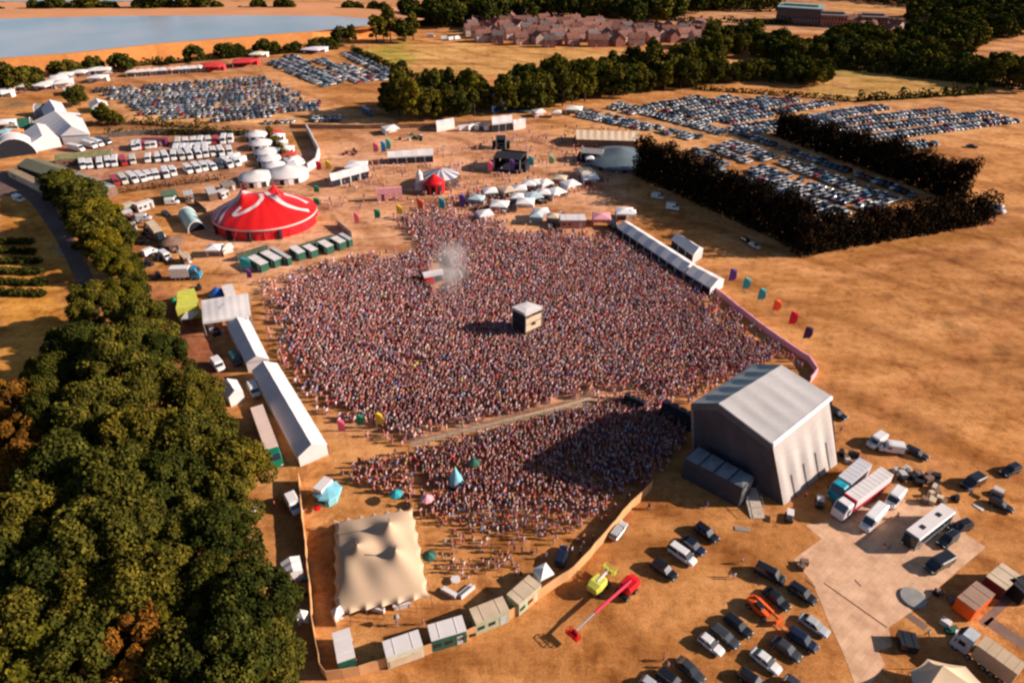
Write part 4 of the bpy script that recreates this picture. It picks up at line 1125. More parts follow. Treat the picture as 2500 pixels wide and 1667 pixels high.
arch_tent('white arched tent with dark round mouth at far left', 'U', (215, 900), (215, 990), 15, 7.5, WHITE)
arch_tent('white and teal arched tent beside the red big top', 'O', (1270, 480), (1410, 690), 5.5, 3.4, M('teal_white_skin', (0.35, 0.47, 0.45), .5, .15, .2))
arch_tent('dark green arched tent among camp marquees', 'U', (260, 610), (440, 590), 7, 4.5, GREEN)
arch_tent('dark grey arched dome behind the rear camp marquee', 'U', (510, 420), (670, 410), 9, 5, GREYR)
def round_tent(lab, c, x, y, rad, h, mat=WHITE, group=None, name='round_tent', wall=2.4, cat='tent'):
    p = q(c, x, y); r = thing(name, lab, cat, p, 0, group)
    m = MB(); m.lathe(0, 0, [(rad, wall), (rad * .99, wall + .1), (rad * .6, wall + (h - wall) * .38), (rad * .25, wall + (h - wall) * .72), (.05, h)], 20); m.build('roof', mat, r, True)
    m = MB(); m.lathe(0, 0, [(rad * .96, 0), (rad * .96, wall)], 20); m.build('wall', mat, r)
    for k in range(3):
        t = R(-130 + 40 * k); MB().box(rad * .97 * math.cos(t), rad * .97 * math.sin(t), 0, .15, 1.6, wall * .85, 0, t).build('opening', BLACKC, r)
    return r
RG = 'round white tents in a row beside the campervans'
for i, (x, y, rd) in enumerate([(1478, 800, 5), (1500, 850, 5.2), (1535, 900, 5.2), (1552, 940, 5), (1578, 980, 4.6)]):
    round_tent('%s round white tent from the top of the row beside the campervans' % ordw(i + 1), 'A', x, y, rd, 4.2, WHITE, RG)
round_tent('large white round marquee directly behind the red big top', 'A', 1480, 1045, 7.0, 4.6, name='round_marquee', cat='marquee')
round_tent('large white round marquee right of the big top poles', 'A', 1655, 1022, 8.2, 5.0, name='round_marquee', cat='marquee')
round_tent('big flat grey round dome by the dark hedge end', 'B', 1795, 925, 15, 6, M('slate_dome_skin', (0.10, 0.13, 0.15), .5, .2, .2), name='dome_tent', wall=1.5)
round_tent('bright blue small dome behind the square white canopy', 'Q', 860, 540, 2.4, 3, BLUE, name='dome_tent', wall=1)
round_tent('deep red ball shaped tent beside the carousel', 'E', 768, 640, 4, 7, RED, name='dome_tent', wall=4)
round_tent('light blue teepee in the lower crowd', 'I', 1510, 1120, 1.6, 4.6, LBLUE, name='teepee', wall=.5)
round_tent('brown grey yard dome beside service vehicles', 'O', 1060, 940, 4.0, 3.6, BROWN, name='dome_tent', wall=1.6)
def carousel():
    p = q('E', 815, 590); r = thing('carousel', 'grey and white striped carousel ride in the middle distance', 'ride', p); m = MB(); n = 20
    for i in range(n):
        a, b = 2 * math.pi * i / n, 2 * math.pi * (i + 1) / n
        m.add([(7 * math.cos(a), 7 * math.sin(a), 4), (7 * math.cos(b), 7 * math.sin(b), 4), (0, 0, 6.5)], [(0, 1, 2)], i % 2)
    m.build('roof', [WHITE, M('slate_stripe', (0.12, 0.13, 0.2), .6)], r)
    MB().lathe(0, 0, [(6.8, 0), (6.8, .6)], 20).build('deck', BROWN, r); MB().tube((0, 0, 0), (0, 0, 6.4), .8, n=10).build('centre_pole', RED, r)
    for i in range(8):
        t = i * math.pi / 4; MB().tube((6 * math.cos(t), 6 * math.sin(t), .5), (6 * math.cos(t), 6 * math.sin(t), 4.2), .1, n=5).build('post', STEEL, r)
    p = q('E', 665, 620); r = thing('helter_skelter', 'white and pink helter skelter tower beside carousel', 'ride', p)
    MB().lathe(0, 0, [(2.0, 0), (1.1, 5.5), (1.3, 5.7), (.1, 7.5)], 14).build('tower', WHITE, r)
    m = MB()
    for i in range(34):
        t0, t1 = i * .3, (i + 1) * .3; f = lambda t, k: Vector(((2.2 - t * .06 + k) * math.cos(t), (2.2 - t * .06 + k) * math.sin(t), .4 + t * .46))
        m.poly([f(t0, -.6), f(t0, .6), f(t1, .6), f(t1, -.6)])
    m.build('slide', PINK, r)
carousel()
def dark_stage(lab, c, a, b, w, h, mat=BLACKC, roof=GREYR):
    cen, Ln, ang = seg(c, a, b, h); cen.z = 0
    r = thing('small_stage', lab, 'stage', cen, ang)
    MB().box(0, 0, 0, Ln, w, 1.2).build('deck', BLACKC, r)
    MB().box(0, w / 2 - .2, 1.2, Ln * .96, .3, h - 1.2).build('back_drape', mat, r)
    m = MB(); m.loft([[(-Ln / 2, -w / 2, h), (-Ln / 2, w / 2, h - .8), (-Ln / 2, 0, h + 1)], [(Ln / 2, -w / 2, h), (Ln / 2, w / 2, h - .8), (Ln / 2, 0, h + 1)]]); m.build('roof', roof, r)
    for s in (-1, 1):
        for t in (-1, 1): MB().tube((s * Ln * .48, t * w * .46, 0), (s * Ln * .48, t * w * .46, h), .25, n=6).build('leg', STEEL, r)
        MB().box(s * (Ln * .48 + 1.0), 0, 0, 1.6, w * .6, h * .6).build('speaker_stack', BLACKC, r)
dark_stage('dark second stage with grey roof in the middle distance', 'B', (1090, 880), (1245, 895), 11, 5.6, roof=BLACKC)
dark_stage('small black stage box near the tree belt marquee', 'B', (1085, 790), (1140, 790), 6, 4.5, roof=BLACKC)
dark_stage('dark low stage by the grey round dome', 'B', (1580, 860), (1700, 870), 8, 4)

# food stall rows
SG = 'white stalls in the row beyond the crowd'
stalls = [(470, 530, 7, 0), (330, 620, 6, 0), (640, 455, 5.5, 0), (715, 505, 7, 0), (785, 450, 7, 1), (890, 415, 6, 0), (1005, 405, 7, 0), (1145, 330, 7, 0), (660, 375, 6, 0), (750, 330, 6, 0), (800, 318, 6, 0),
          (380, 400, 6, 0), (900, 320, 6, 0), (1040, 275, 6, 2), (1335, 265, 7, 0), (1290, 205, 7, 2), (1330, 85, 4, 0), (545, 390, 6, 2), (250, 470, 6, 1), (980, 650, 5, 2), (1440, 650, 7, 3), (870, 600, 6, 0), (820, 640, 5, 1), (1660, 600, 7, 0), (1720, 610, 4, 0)]
cols = {0: ((0.66, 0.62, 0.61), 'white'), 1: ((0.34, 0.42, 0.45), 'pale blue'), 2: ((0.5, 0.38, 0.28), 'beige'), 3: ((0.6, 0.25, 0.28), 'pink')}
cnt = {}
for x, y, s, k in sorted(stalls):
    cnt[k] = cnt.get(k, 0) + 1
    gazebo('%s stall roof, %s %s one from the left along the upper crowd edge' % (cols[k][1], ordw(cnt[k]), cols[k][1]), 'V', x, y, s * .88, SG, cols[k][0], 2.6, name='market_stall', cat='stall')
for i, (c, x, y, s, colr, lab) in enumerate([('O', 1690, 1070, 4.6, (.66, .62, .61), 'white gazebo standing alone below the red big top'), ('O', 1870, 1060, 3.6, (.62, .55, .5), 'cream gazebo beside the green toilet wall'),
        ('J', 380, 1080, 1.6, (.62, .58, .58), 'tiny white kiosk between the stretch tent and the white trailer'), ('J', 1840, 790, 2.6, (.66, .62, .61), 'small white stall at the top of the trailer row'),
        ('H', 2185, 950, 1.4, (.66, .6, .55), 'small round white stand between the wood and the fence'), ('E', 210, 490, 8, (.66, .62, .61), 'white stall roof by the red and yellow banners'),
        ('B', 480, 765, 7, (.66, .62, .61), 'lone white tent near the middle distance fence'), ('B', 1530, 650, 8, (.66, .60, .52), 'cream tent at the left end of the right car park'), ('B', 1330, 668, 6, (.66, .6, .58), 'white tent at the arena gate by the tree belt'),
        ('B', 1430, 672, 5, (.6, .5, .42), 'beige tent right of the arena gate'), ('U', 1000, 160, 9, (.66, .62, .61), 'white square tent beside the small camp tree'), ('U', 640, 90, 12, (.66, .62, .6), 'wide white tent behind the camp near the bank'), ('U', 880, 50, 10, (.64, .62, .62), 'pale tent in the back row of the camp'),
        ('U', 800, 20, 9, (.5, .55, .62), 'bluish tent in the back row of the camp'), ('A', 1490, 330, 10, (.66, .6, .5), 'cream tent at the foot of the reservoir bank'), ('A', 1810, 300, 14, (.6, .52, .6), 'lilac white tent at the top of the upper car park'), ('U', 60, 170, 12, (.62, .5, .42), 'beige tent at the left edge by dark trees'),
        ('U', 70, 620, 9, (.64, .6, .58), 'white stall by the left edge with red trim'), ('U', 120, 750, 8, (.3, .45, .48), 'teal grey stall by the left edge'), ('U', 240, 750, 5, (.7, .18, .05), 'orange stall beside the front camp marquee')]):
    gazebo(lab, c, x, y, s, None, colr, 2.4)

# blue kiosk, pink arch, yellow kiosk
def kiosk():
    p = q('I', 590, 1230); r = thing('drinks_kiosk', 'light blue kiosk with white roof left of the lower crowd', 'kiosk', p, R(-25)); m = MB()
    m.lathe(0, 0, [(2.1, 0), (2.1, 2.4)], 8); m.build('wall', LBLUE, r)
    MB().lathe(.35, 0, [(2.7, 2.3), (2.5, 2.6), (.1, 3.3)], 8).build('awning', LBLUE, r)
    MB().box(-.7, .2, 2.75, 1.9, 3.4, .9, 0, 0).build('roof_box', WHITE, r)
    MB().box(0, -2.05, .9, 2.2, .12, 1.2).build('serving_hatch', BLACKC, r)
    MB().lathe(.2, -3.2, [(0, .5), (.7, .8), (0, 1.0)], 10).build('red_parasol', RED, r)
kiosk()
def yellow_kiosk():
    p = rect_of('Q', [(215, 450), (480, 400), (560, 700), (190, 760)], 3.6); cen = sum(p, Vector()) / 4; cen.z = 0
    r = thing('fairground_kiosk', 'yellow inflatable kiosk with green ball and grey awning in service yard', 'kiosk', cen); L = [v - cen for v in p]
    m = MB()
    for i in range(5):
        t0, t1 = i / 5, (i + .9) / 5
        q4 = [L[0].lerp(L[3], t0), L[1].lerp(L[2], t0), L[1].lerp(L[2], t1), L[0].lerp(L[3], t1)]
        m.prism([(v.x, v.y) for v in q4], 0, 3.4 + .3 * math.sin(i * 2))
    m.build('body', YELLOW, r)
    m = MB(); g = q('Q', 170, 610, 2.6) - cen; m.lathe(g.x, g.y, [(0, 1.4), (.8, 1.8), (1.1, 2.6), (.8, 3.3), (0, 3.7)], 12); m.build('green_ball', M('ball_green', (0.02, .18, .07), .4), r, True)
    a = [q('Q', x, y, 2.4) - cen for x, y in ((350, 790), (520, 745), (545, 800), (430, 900), (270, 905))]
    m = MB(); m.prism([(v.x, v.y) for v in a], 2.1, 2.4); m.build('awning', GREYC, r)
    for v in a: MB().tube((v.x, v.y, 0), (v.x, v.y, 2.2), .06, n=5).build('awning_pole', STEEL, r)
yellow_kiosk()
def pink_arch():
    cen, Ln, ang = seg('B', (405, 1155), (548, 1145), 0); r = thing('entrance_arch', 'pink entrance arch with dark doorway beyond the crowd', 'arch', cen, ang)
    MB().box(0, 0, 2.6, Ln, 1.4, 2.2).build('header', PINK, r)
    for s in (-1, -.33, .33, 1): MB().box(s * (Ln / 2 - .7), 0, 0, 1.4, 1.2, 2.6).build('pillar', PINK, r)
    MB().box(-Ln * .3, .3, 0, 2.8, .2, 2.6).build('doorway', BLACKC, r)
pink_arch()

# white corner bench set and bar counters near the stretch tent
def benches():
    r = thing('corner_bench', 'white V shaped outdoor seating beside the stretch tent', 'bench', q('J', 1220, 860))
    for a, b in (((1125, 840), (1215, 890)), ((1245, 890), (1330, 820))):
        cen, Ln, ang = seg('J', a, b, .5); cen = cen - r.location
        MB().box(cen.x, cen.y, 0, Ln + .4, 1.0, .5, 0, ang).build('seat', WHITE, r)
        n = Vector((math.sin(ang), -math.cos(ang))) * .45
        MB().box(cen.x + n.x, cen.y + n.y, .5, Ln + .4, .2, .45, 0, ang).build('backrest', WHITE, r)
    MB().lathe(-.3, 1.8, [(.1, 0), (.1, .6), (.8, .62), (.8, .72)], 14).build('table', WHITE, r)
    for lab, a, b in (('white bar counter under the near right edge of the stretch tent', (760, 960), (890, 930)), ('white trestle counter under the near edge of the stretch tent', (600, 960), (700, 985))):
        cen, Ln, ang = seg('J', a, b, 1.1); cen.z = 0; r = thing('bar_counter', lab, 'counter', cen, ang)
        MB().box(0, 0, 1.0, Ln, .9, .12).build('top', WHITE, r)
        MB().box(0, 0, 0, Ln * .94, .6, 1.0).build('front_panel', WHITE, r)
    for lab, x, y, col in (('folded grey parasol on the grass between tent and trailers', 795, 1100, GREYR), ('red and white round stall at the tent corner', 1010, 250, PINK), ('dark parasol beside the stretch tent right edge', 1030, 660, GREEN), ('teal parasol above the stretch tent', 790, 215, TEAL), ('dark green parasol at the left end of the crowd walkway', 1345, -10, GREEN)):
        p = q('J', x, y); r = thing('parasol', lab, 'parasol', p)
        MB().tube((0, 0, 0), (0, 0, 2.3), .05, n=6).build('pole', STEEL, r)
        rd = .5 if 'folded' in lab else 1.3
        MB().lathe(0, 0, [(rd, 1.9), (rd * .96, 2.0), (.05, 2.7)], 8).build('shade', col, r)
benches()

# ------------------------------------------------------------------ cabins, trailers, containers
TG = 'trailers lined up inside the curved tan fence'
cabin('toilet_trailer', 'upright white roofed trailer with green end at the fence corner', 'trailer', 'J', (388, 1142), (428, 1352), 2.5, 3.0, GREEN, WHITE, TG, front=GREEN)
cabin('toilet_trailer', 'white roofed trailer with cream side, leftmost along the curved fence', 'trailer', 'J', (702, 1280), (958, 1192), 2.7, 3.1, M('cream_side', (0.5, .5, .38), .6, .15, 1), WHITE, TG, band=BEIGE, windows=3)
cabin('toilet_trailer', 'white roofed trailer with green doors along the curved fence', 'trailer', 'J', (1025, 1160), (1272, 1087), 2.7, 3.1, GREEN, WHITE, TG, windows=4)
cabin('toilet_trailer', 'pink roofed trailer with brown roof stain along the curved fence', 'trailer', 'J', (1335, 1040), (1572, 947), 2.7, 3.1, PALEG, BEIGE, TG, windows=2)
cabin('toilet_trailer', 'rusty roofed trailer with pale green side, uppermost by curved fence', 'trailer', 'J', (1625, 920), (1782, 780), 2.7, 3.1, PALEG, BEIGE, TG, windows=2)
LG = 'dark cabins with white roofs below the big top'
for i, (a, b, w) in enumerate([((665, 1085), (850, 1195), 2.6), ((845, 1020), (1045, 1130), 2.6), ((950, 958), (1210, 1110), 1.3), ((1255, 945), (1385, 1035), 2.4), ((1450, 930), (1570, 1000), 2.4), ((1665, 868), (1795, 945), 2.5), ((1845, 812), (1975, 885), 2.4), ((1945, 762), (2090, 845), 1.4)]):
    cabin('toilet_cabin', '%s dark cabin with pale roof from the left below the big top' % ordw(i + 1), 'cabin', 'R', a, b, w, 2.7, GREEN, WHITE if w > 2 else GREYC, LG, windows=1)
for lab, a, b in (('long low dark green screen wall left below the big top', (455, 1065), (890, 935)), ('long low dark green screen wall right below the big top', (1340, 940), (1830, 785)), ('brown screen wall at the right end of toilet cabins', (1890, 560), (2110, 740))):
    cen, Ln, ang = seg('R', a, b, 2.2); cen.z = 0; r = thing('screen_wall', lab, 'wall', cen, ang)
    MB().box(0, 0, 0, Ln, .9 if 'green' in lab else .2, 2.2).build('panel', M('drab_green_panel', (0.05, .075, .05), .7, .3, .8) if 'green' in lab else BEIGE, r)
    for k in range(6): MB().box(-Ln / 2 + Ln * k / 5, -.5, 0, .12, .12, 2.3).build('post', STEEL, r)
YG = 'cabins and containers of the service yard'
yard = [('beige roofed container at the top left of the service yard', 'O', (300, 385), (480, 310), 2.8, 2.8, GREYR, BEIGE), ('long white container beside the beige roofed one', 'O', (525, 350), (750, 275), 2.6, 2.8, GREYC, WHITE),
        ('dark green container above the white van in the yard', 'O', (900, 190), (1110, 150), 5, 3, GREEN, M('mossy_roof', (.10, .13, .08), .8)), ('white container right of the dark green one', 'O', (1220, 190), (1350, 170), 5, 2.8, BROWN, GREYC),
        ('grey roofed cabin near the brown hedge end', 'O', (1590, 90), (1640, 190), 3, 2.8, BROWN, GREYC), ('white cabin left of the round white marquee', 'O', (1720, 170), (1830, 130), 3.4, 2.6, GREYC, WHITE), ('grey flat roofed cabin behind the big top', 'O', (1760, 60), (1940, 20), 4, 2.8, BROWN, GREYR),
        ('pale roofed hut beside the blue cab lorry', 'O', (1180, 1080), (1280, 1050), 4, 2.6, BROWN, BEIGE), ('white roofed cabin beside the wood edge trees', 'O', (360, 650), (510, 635), 4.5, 2.7, GREYC, WHITE), ('small white roofed cabin above the dark roadside tree', 'O', (340, 460), (470, 430), 3, 2.7, BROWN, WHITE),
        ('white box behind the square canopy', 'Q', (1000, 360), (1050, 490), 2.8, 2.6, WHITE, WHITE)]
for lab, c, a, b, w, h, wa, ro in yard: cabin('yard_cabin', lab, 'cabin', c, a, b, w, h, wa, ro, YG)
cabin('shipping_container', 'bright orange shipping container with brown top at lower right', 'container', 'N', (1905, 692), (1732, 842), 2.9, 2.9, ORANGE, M('dusty_roof', (.28, .17, .12), .8, .2, .6), None, windows=0)
cabin('shipping_container', 'beige topped dark container beside the orange one', 'container', 'N', (2145, 525), (2000, 648), 3.0, 2.9, M('maroon_steel', (.07, .012, .02), .6), BEIGE, None, windows=0)
cabin('site_cabin', 'dark site cabin at the right edge beside beige container', 'cabin', 'N', (2352, 640), (2200, 690), 3.0, 2.9, DARK, BLACKC, None, windows=1)
cabin('long_shed', 'long dark shed with olive roof beside the road at left', 'shed', 'A', (160, 930), (375, 1000), 9, 4, BLACKC, M('olive_roof', (.14, .13, .08), .8, .2, .1), None, ridge=1.5)
cabin('long_shed', 'grey blue roofed shed below the dark shed at left', 'shed', 'A', (360, 1010), (590, 1090), 10, 4, BROWN, M('blue_grey_roof', (.18, .21, .21), .7, .2, .1), None, ridge=1.5)
cabin('long_shed', 'long tan wall shed along the road at far left', 'shed', 'A', (60, 970), (265, 1070), 3, 3, BEIGE, M('tan_roof', (.25, .18, .11), .8), None)
cabin('long_shed', 'olive roofed row of stables above the campervans', 'shed', 'A', (320, 905), (640, 870), 7, 3, BROWN, M('moss_tile', (.17, .16, .07), .8, .3, .4), None, ridge=1.2)
cabin('site_bus', 'long purple trailer at the top of the campervan field', 'trailer', 'U', (1930, 775), (2270, 778), 3, 3, M('plum_paint', (.10, .01, .05), .5), M('plum_roof', (.13, .02, .06), .5), None)
cabin('market_bar', 'long white roofed bar at the upper crowd edge', 'bar', 'V', (1050, 590), (1290, 590), 5, 3, M('salmon_front', (.42, .18, .14), .7), WHITE, None)
cabin('black_skip', 'black open topped skip beside the wooden trackway', 'skip', 'N', (1120, 1150), (1280, 1180), 2.6, 1.6, DARK, DARK, None, door=False, windows=0)

# ------------------------------------------------------------------ lorries, vans, coach
def lorry(label, c, a, b, cabm, boxm, group=None, w=2.55, h=3.9, trim=None, cab_len=2.4, name='lorry', front_white=False):
    cen, Ln, ang = seg(c, a, b, h); cen.z = 0
    r = thing(name, label, 'lorry', cen, ang, group); hl = Ln / 2
    bl = Ln - cab_len - .5
    m = MB(); m.box(-hl + bl / 2, 0, 1.05, bl, w, h - 1.05)
    for k in range(int(bl / 1.2)): m.box(-hl + .6 + k * 1.2, 0, h, .06, w * .96, .03)
    m.build('trailer_box', boxm, r)
    if trim:
        m = MB(); m.box(-hl + bl / 2, -w / 2 - .02, 1.05, bl, .05, .9); m.box(-hl + bl / 2, w / 2 + .02, 1.05, bl, .05, .9); m.box(-hl + bl - .15, 0, 1.1, .34, w + .06, h - 1.04); m.build('trailer_trim', trim, r)
    m = MB(); m.loft([rr(hl - cab_len, w / 2, .5, h - .15, .08), rr(hl - cab_len * .35, w / 2, .5, h - .15, .08), rr(hl - .1, w / 2 * .96, .5, h * .62, .08), rr(hl, w / 2 * .9, .55, h * .55, .1)]); cb = m.build('cab', cabm, r)
    m = MB(); a0 = hl - cab_len * .33; m.poly([(a0 + .1, -w * .42, h - .28), (a0 + .1, w * .42, h - .28), (hl - .02, w * .42, h * .62), (hl - .02, -w * .42, h * .62)]); m.build('windscreen', GLASS, cb)
    for s in (-1, 1):
        MB().box(hl - cab_len * .55, s * (w / 2 + .01), h * .5, .9, .06, .8).build('side_window', GLASS, cb)
        MB().box(hl - .02, s * w * .36, .8, .1, .4, .22).build('headlight', LAMP, r)
        MB().box(hl - .5, s * (w / 2 + .25), h * .52, .12, .2, .6).build('mirror', DARK, r)
    MB().box(-hl + bl / 2, 0, .75, bl, w * .5, .3).build('chassis', DARK, r)
    for x in (hl - .9, hl - cab_len - .3, -hl + 1.2, -hl + 2.4, -hl + 3.6):
        if x < -hl + 1 + .6 * 0 and bl < 5: continue
        for s in (-1, 1): link('wheel', WHT, r, loc=(x, s * (w / 2 - .2), .5))
    return r
lorry('white roofed lorry with teal and blue cab behind the stage', 'L', (840, 685), (560, 935), M('teal_blue_paint', (0.012, .22, .30), .35, .5, .7), M('pale_grey_box', (.46, .45, .48), .5, .05, .4))
lorry('white articulated lorry with red trim behind the stage', 'L', (1045, 778), (600, 1105), M('lorry_white', (.62, .58, .58), .3, .05, .5), WHITE, trim=M('crimson_trim', (.35, .01, .04), .4))
lorry('white trailer lorry with green cab beside the long left marquee', 'G', (1840, 708), (1970, 1060), M('bottle_green_paint', (.005, .14, .075), .35, .1, 1), M('pinkish_box', (.56, .42, .36), .6, .08, .3))
lorry('white lorry with bright blue cab in the service yard', 'O', (1020, 1250), (1440, 1235), M('cyan_blue_paint', (.02, .17, .30), .35), WHITE)
lorry('pale trailer lorry standing in the service yard shade', 'O', (735, 580), (890, 770), DARK, BEIGE)
lorry('dark sided lorry with tan roof at the lower right corner', 'N', (2240, 1440), (1680, 1040), M('cab_pale', (.4, .42, .44), .4), M('tan_box', (.42, .30, .19), .7, .1, .4), w=2.7)
def van(label, c, a, b, col, h=2.5, group=None, name='van', camper=False, w=2.05, rz=None, zadj=None):
    cen, Ln, ang = seg(c, a, b, h); cen.z = 0
    return van_at(label, cen, Ln, ang, col, h, group, name, w)
VM = {}
def van_meshes(Ln, h, w):
    k = (round(Ln, 1), h, w)
    if k in VM: return VM[k]
    hl = k[0] / 2; m = MB()
    m.loft([rr(-hl, w / 2, .4, h - .05, .06), rr(hl - 2.0, w / 2, .4, h, .06), rr(hl - 1.5, w / 2, .4, h - .05, .08), rr(hl - .75, w / 2 * .97, .4, h * .55, .1), rr(hl - .1, w / 2 * .92, .42, h * .46, .15), rr(hl, w / 2 * .8, .5, h * .38, .2)])
    g = MB(); g.poly([(hl - 1.42, -w * .43, h - .18), (hl - 1.42, w * .43, h - .18), (hl - .72, w * .43, h * .57), (hl - .72, -w * .43, h * .57)])
    for s in (-1, 1): g.box(hl - 1.75, s * (w / 2 + .005), h * .55, .8, .04, .55)
    hd = MB(); hd.box(0, 0, 0, .12, .3, .2)
    VM[k] = (m.mesh('body', PAINT), g.mesh('windows', GLASS), hd.mesh('headlight', LAMP), k[0])
    return VM[k]
def van_at(label, p, Ln, ang, col, h=2.5, group=None, name='van', w=2.05, parts=True):
    ms = van_meshes(max(4.6, min(9.5, Ln)), h, w)
    r = thing(name, label, 'van', p, ang, group)
    link('body', ms[0], r, color=col); link('windows', ms[1], r)
    hl = ms[3] / 2
    for s in (-1, 1):
        for x in (hl - 1.0, -hl + 1.1): link('wheel', WH, r, loc=(x, s * (w / 2 - .12), .33))
        if parts: link('headlight', ms[2], r, loc=(hl - .08, s * w * .36, .75))
    return r
WV = (.62, .59, .58)
for lab, c, a, b, col, h in [('white panel van behind another van beside the red trimmed lorry', 'L', (1190, 925), (1085, 1055), WV, 2.6), ('white box van in front, beside the red trimmed lorry', 'L', (1015, 1085), (850, 1265), WV, 2.8),
        ('black van parked in front of the white coach', 'N', (1600, 370), (1400, 480), (.012, .012, .016), 2.1), ('white van top left of the pair behind the stage', 'L', (1000, 420), (920, 475), WV, 2.3), ('white van with dark bonnet behind the stage', 'L', (1170, 520), (1030, 500), WV, 2.3),
        ('black van among equipment at the right edge', 'L', (1950, 810), (1830, 870), (.012, .012, .016), 2.2), ('white van parked on the brown track beside the white marquees', 'G', (1530, 350), (1580, 410), WV, 2.2), ('dark green van in the shade behind the white marquee', 'G', (1660, 310), (1700, 370), (.02, .05, .04), 2.2),
        ('white van in the shade of the left fence', 'H', (2080, 20), (2118, 92), WV, 2.3), ('white van just behind the long marquee', 'G', (1800, 530), (1830, 590), WV, 2.2), ('white van below the dark green container', 'O', (960, 260), (1130, 250), WV, 2.4), ('white van parked among dark yard cars', 'O', (650, 1000), (800, 940), WV, 2.3),
        ('white van near the brown yard dome', 'O', (890, 990), (1000, 1070), WV, 2.3), ('white van behind red car in yard', 'O', (580, 490), (700, 480), (.45, .45, .48), 2.3), ('white van parked below the dark hedge shadow', 'F', (400, 545), (470, 555), (.5, .56, .56), 2.6), ('small white van by the dark hedge shade', 'F', (320, 490), (385, 500), (.5, .52, .5), 2.2),
        ('white van on the left edge road junction', 'D', (95, 325), (125, 335), WV, 2.4), ('dark van at the top of the long right marquee', 'V', (1530, 600), (1580, 660), (.015, .015, .025), 2.6), ('white van outside the hedge corner at right', 'F', (2180, 545), (2260, 575), WV, 2.6)]:
    van(lab, c, a, b, col, h)
def coach():
    cen, Ln, ang = seg('L', (1635, 1125), (1285, 1395), 3.6); cen.z = 0
    r = thing('tour_coach', 'tour coach with white roof, two black hatches and black front', 'coach', cen, ang); hl = Ln / 2; w = 2.6
    m = MB(); m.loft([rr(-hl, w / 2, .4, 3.5, .06), rr(hl - .3, w / 2, .4, 3.5, .06), rr(hl, w / 2 * .94, .45, 3.3, .1)]); m.build('body', M('coach_side', (.16, .17, .19), .3, .2, .6), r)
    MB().box(-.05, 0, 3.5, Ln - .4, w - .12, .12).build('roof', WHITE, r)
    for x in (-hl * .42, hl * .45): MB().box(x, 0, 3.62, .9, .8, .1).build('roof_hatch', DARK, r)
    MB().box(hl + .01, 0, .6, .06, w * .9, 2.7).build('front_panel', DARK, r)
    MB().box(hl + .05, 0, 1.5, .06, w * .85, 1.6).build('windscreen', GLASS, r)
    for s in (-1, 1):
        MB().box(0, s * (w / 2 + .01), 1.6, Ln * .92, .05, 1.1).build('side_windows', GLASS, r)
        for x in (hl - 2, -hl + 2.4, -hl + 3.6): link('wheel', WHT, r, loc=(x, s * (w / 2 - .15), .5))
        MB().box(hl + .03, s * .95, .7, .08, .35, .25).build('headlight', LAMP, r)
coach()

# ------------------------------------------------------------------ boom lifts and forklift
def boom_lift(label, c, body, tip, zt, paint, boom_p, rise=2.0):
    p, t = q(c, *body), q(c, *tip, zt)
    t0 = t - Vector((p.x, p.y, 0)); ang = math.atan2(t0.y, t0.x); Ln = math.hypot(t0.x, t0.y)
    r = thing('boom_lift', label, 'boom lift', (p.x, p.y, 0), ang)
    MB().box(0, 0, .5, 3.2, 1.9, .6).build('chassis', DARK, r)
    for x in (-1.1, 1.1):
        for s in (-1, 1): link('wheel', WHT, r, loc=(x, s * 1.05, .5))
    m = MB(); m.loft([rr(-2.2, 1.0, 1.1, 2.3, .3), rr(-1.2, 1.25, 1.1, 2.6, .25), rr(.6, 1.15, 1.1, 2.4, .25), rr(1.1, .8, 1.15, 2.0, .3)]); m.build('turret', paint, r)
    MB().tube((-.8, 0, 2.4), (Ln * .62, 0, 2.4 + (zt - 2.4) * .6 + rise * .2), .28, .24, 8).build('boom', boom_p, r)
    MB().tube((Ln * .6, 0, 2.4 + (zt - 2.4) * .58 + rise * .2), (Ln - .6, 0, zt + .5), .17, n=8).build('boom_extension', STEEL, r)
    m = MB(); m.box(Ln, 0, zt - .4, .9, 2.2, .12)
    for zz in (.2, .7):
        for s in (-1, 1):
            m.tube((Ln - .45, s * 1.1, zt + zz - .1), (Ln + .45, s * 1.1, zt + zz - .1), .06, n=5); m.tube((Ln + s * .45, -1.1, zt + zz - .1), (Ln + s * .45, 1.1, zt + zz - .1), .06, n=5)
    for x in (-.45, .45):
        for y in (-1.1, 0, 1.1): m.tube((Ln + x, y, zt - .3), (Ln + x, y, zt + .6), .06, n=5)
    m.box(Ln - .4, 0, zt - .3, .15, 1.2, .7)
    m.build('basket', paint, r)
boom_lift('red boom lift with rose red boom stretched low over the grass', 'M', (600, 830), (165, 1170), 1.6, RED, M('rose_red_paint', (.60, .03, .07), .4, .1, 1))
boom_lift('yellow green boom lift with folded arm beside the red one', 'M', (375, 790), (465, 640), 1.8, YELLOW, GREYC, 1.0)
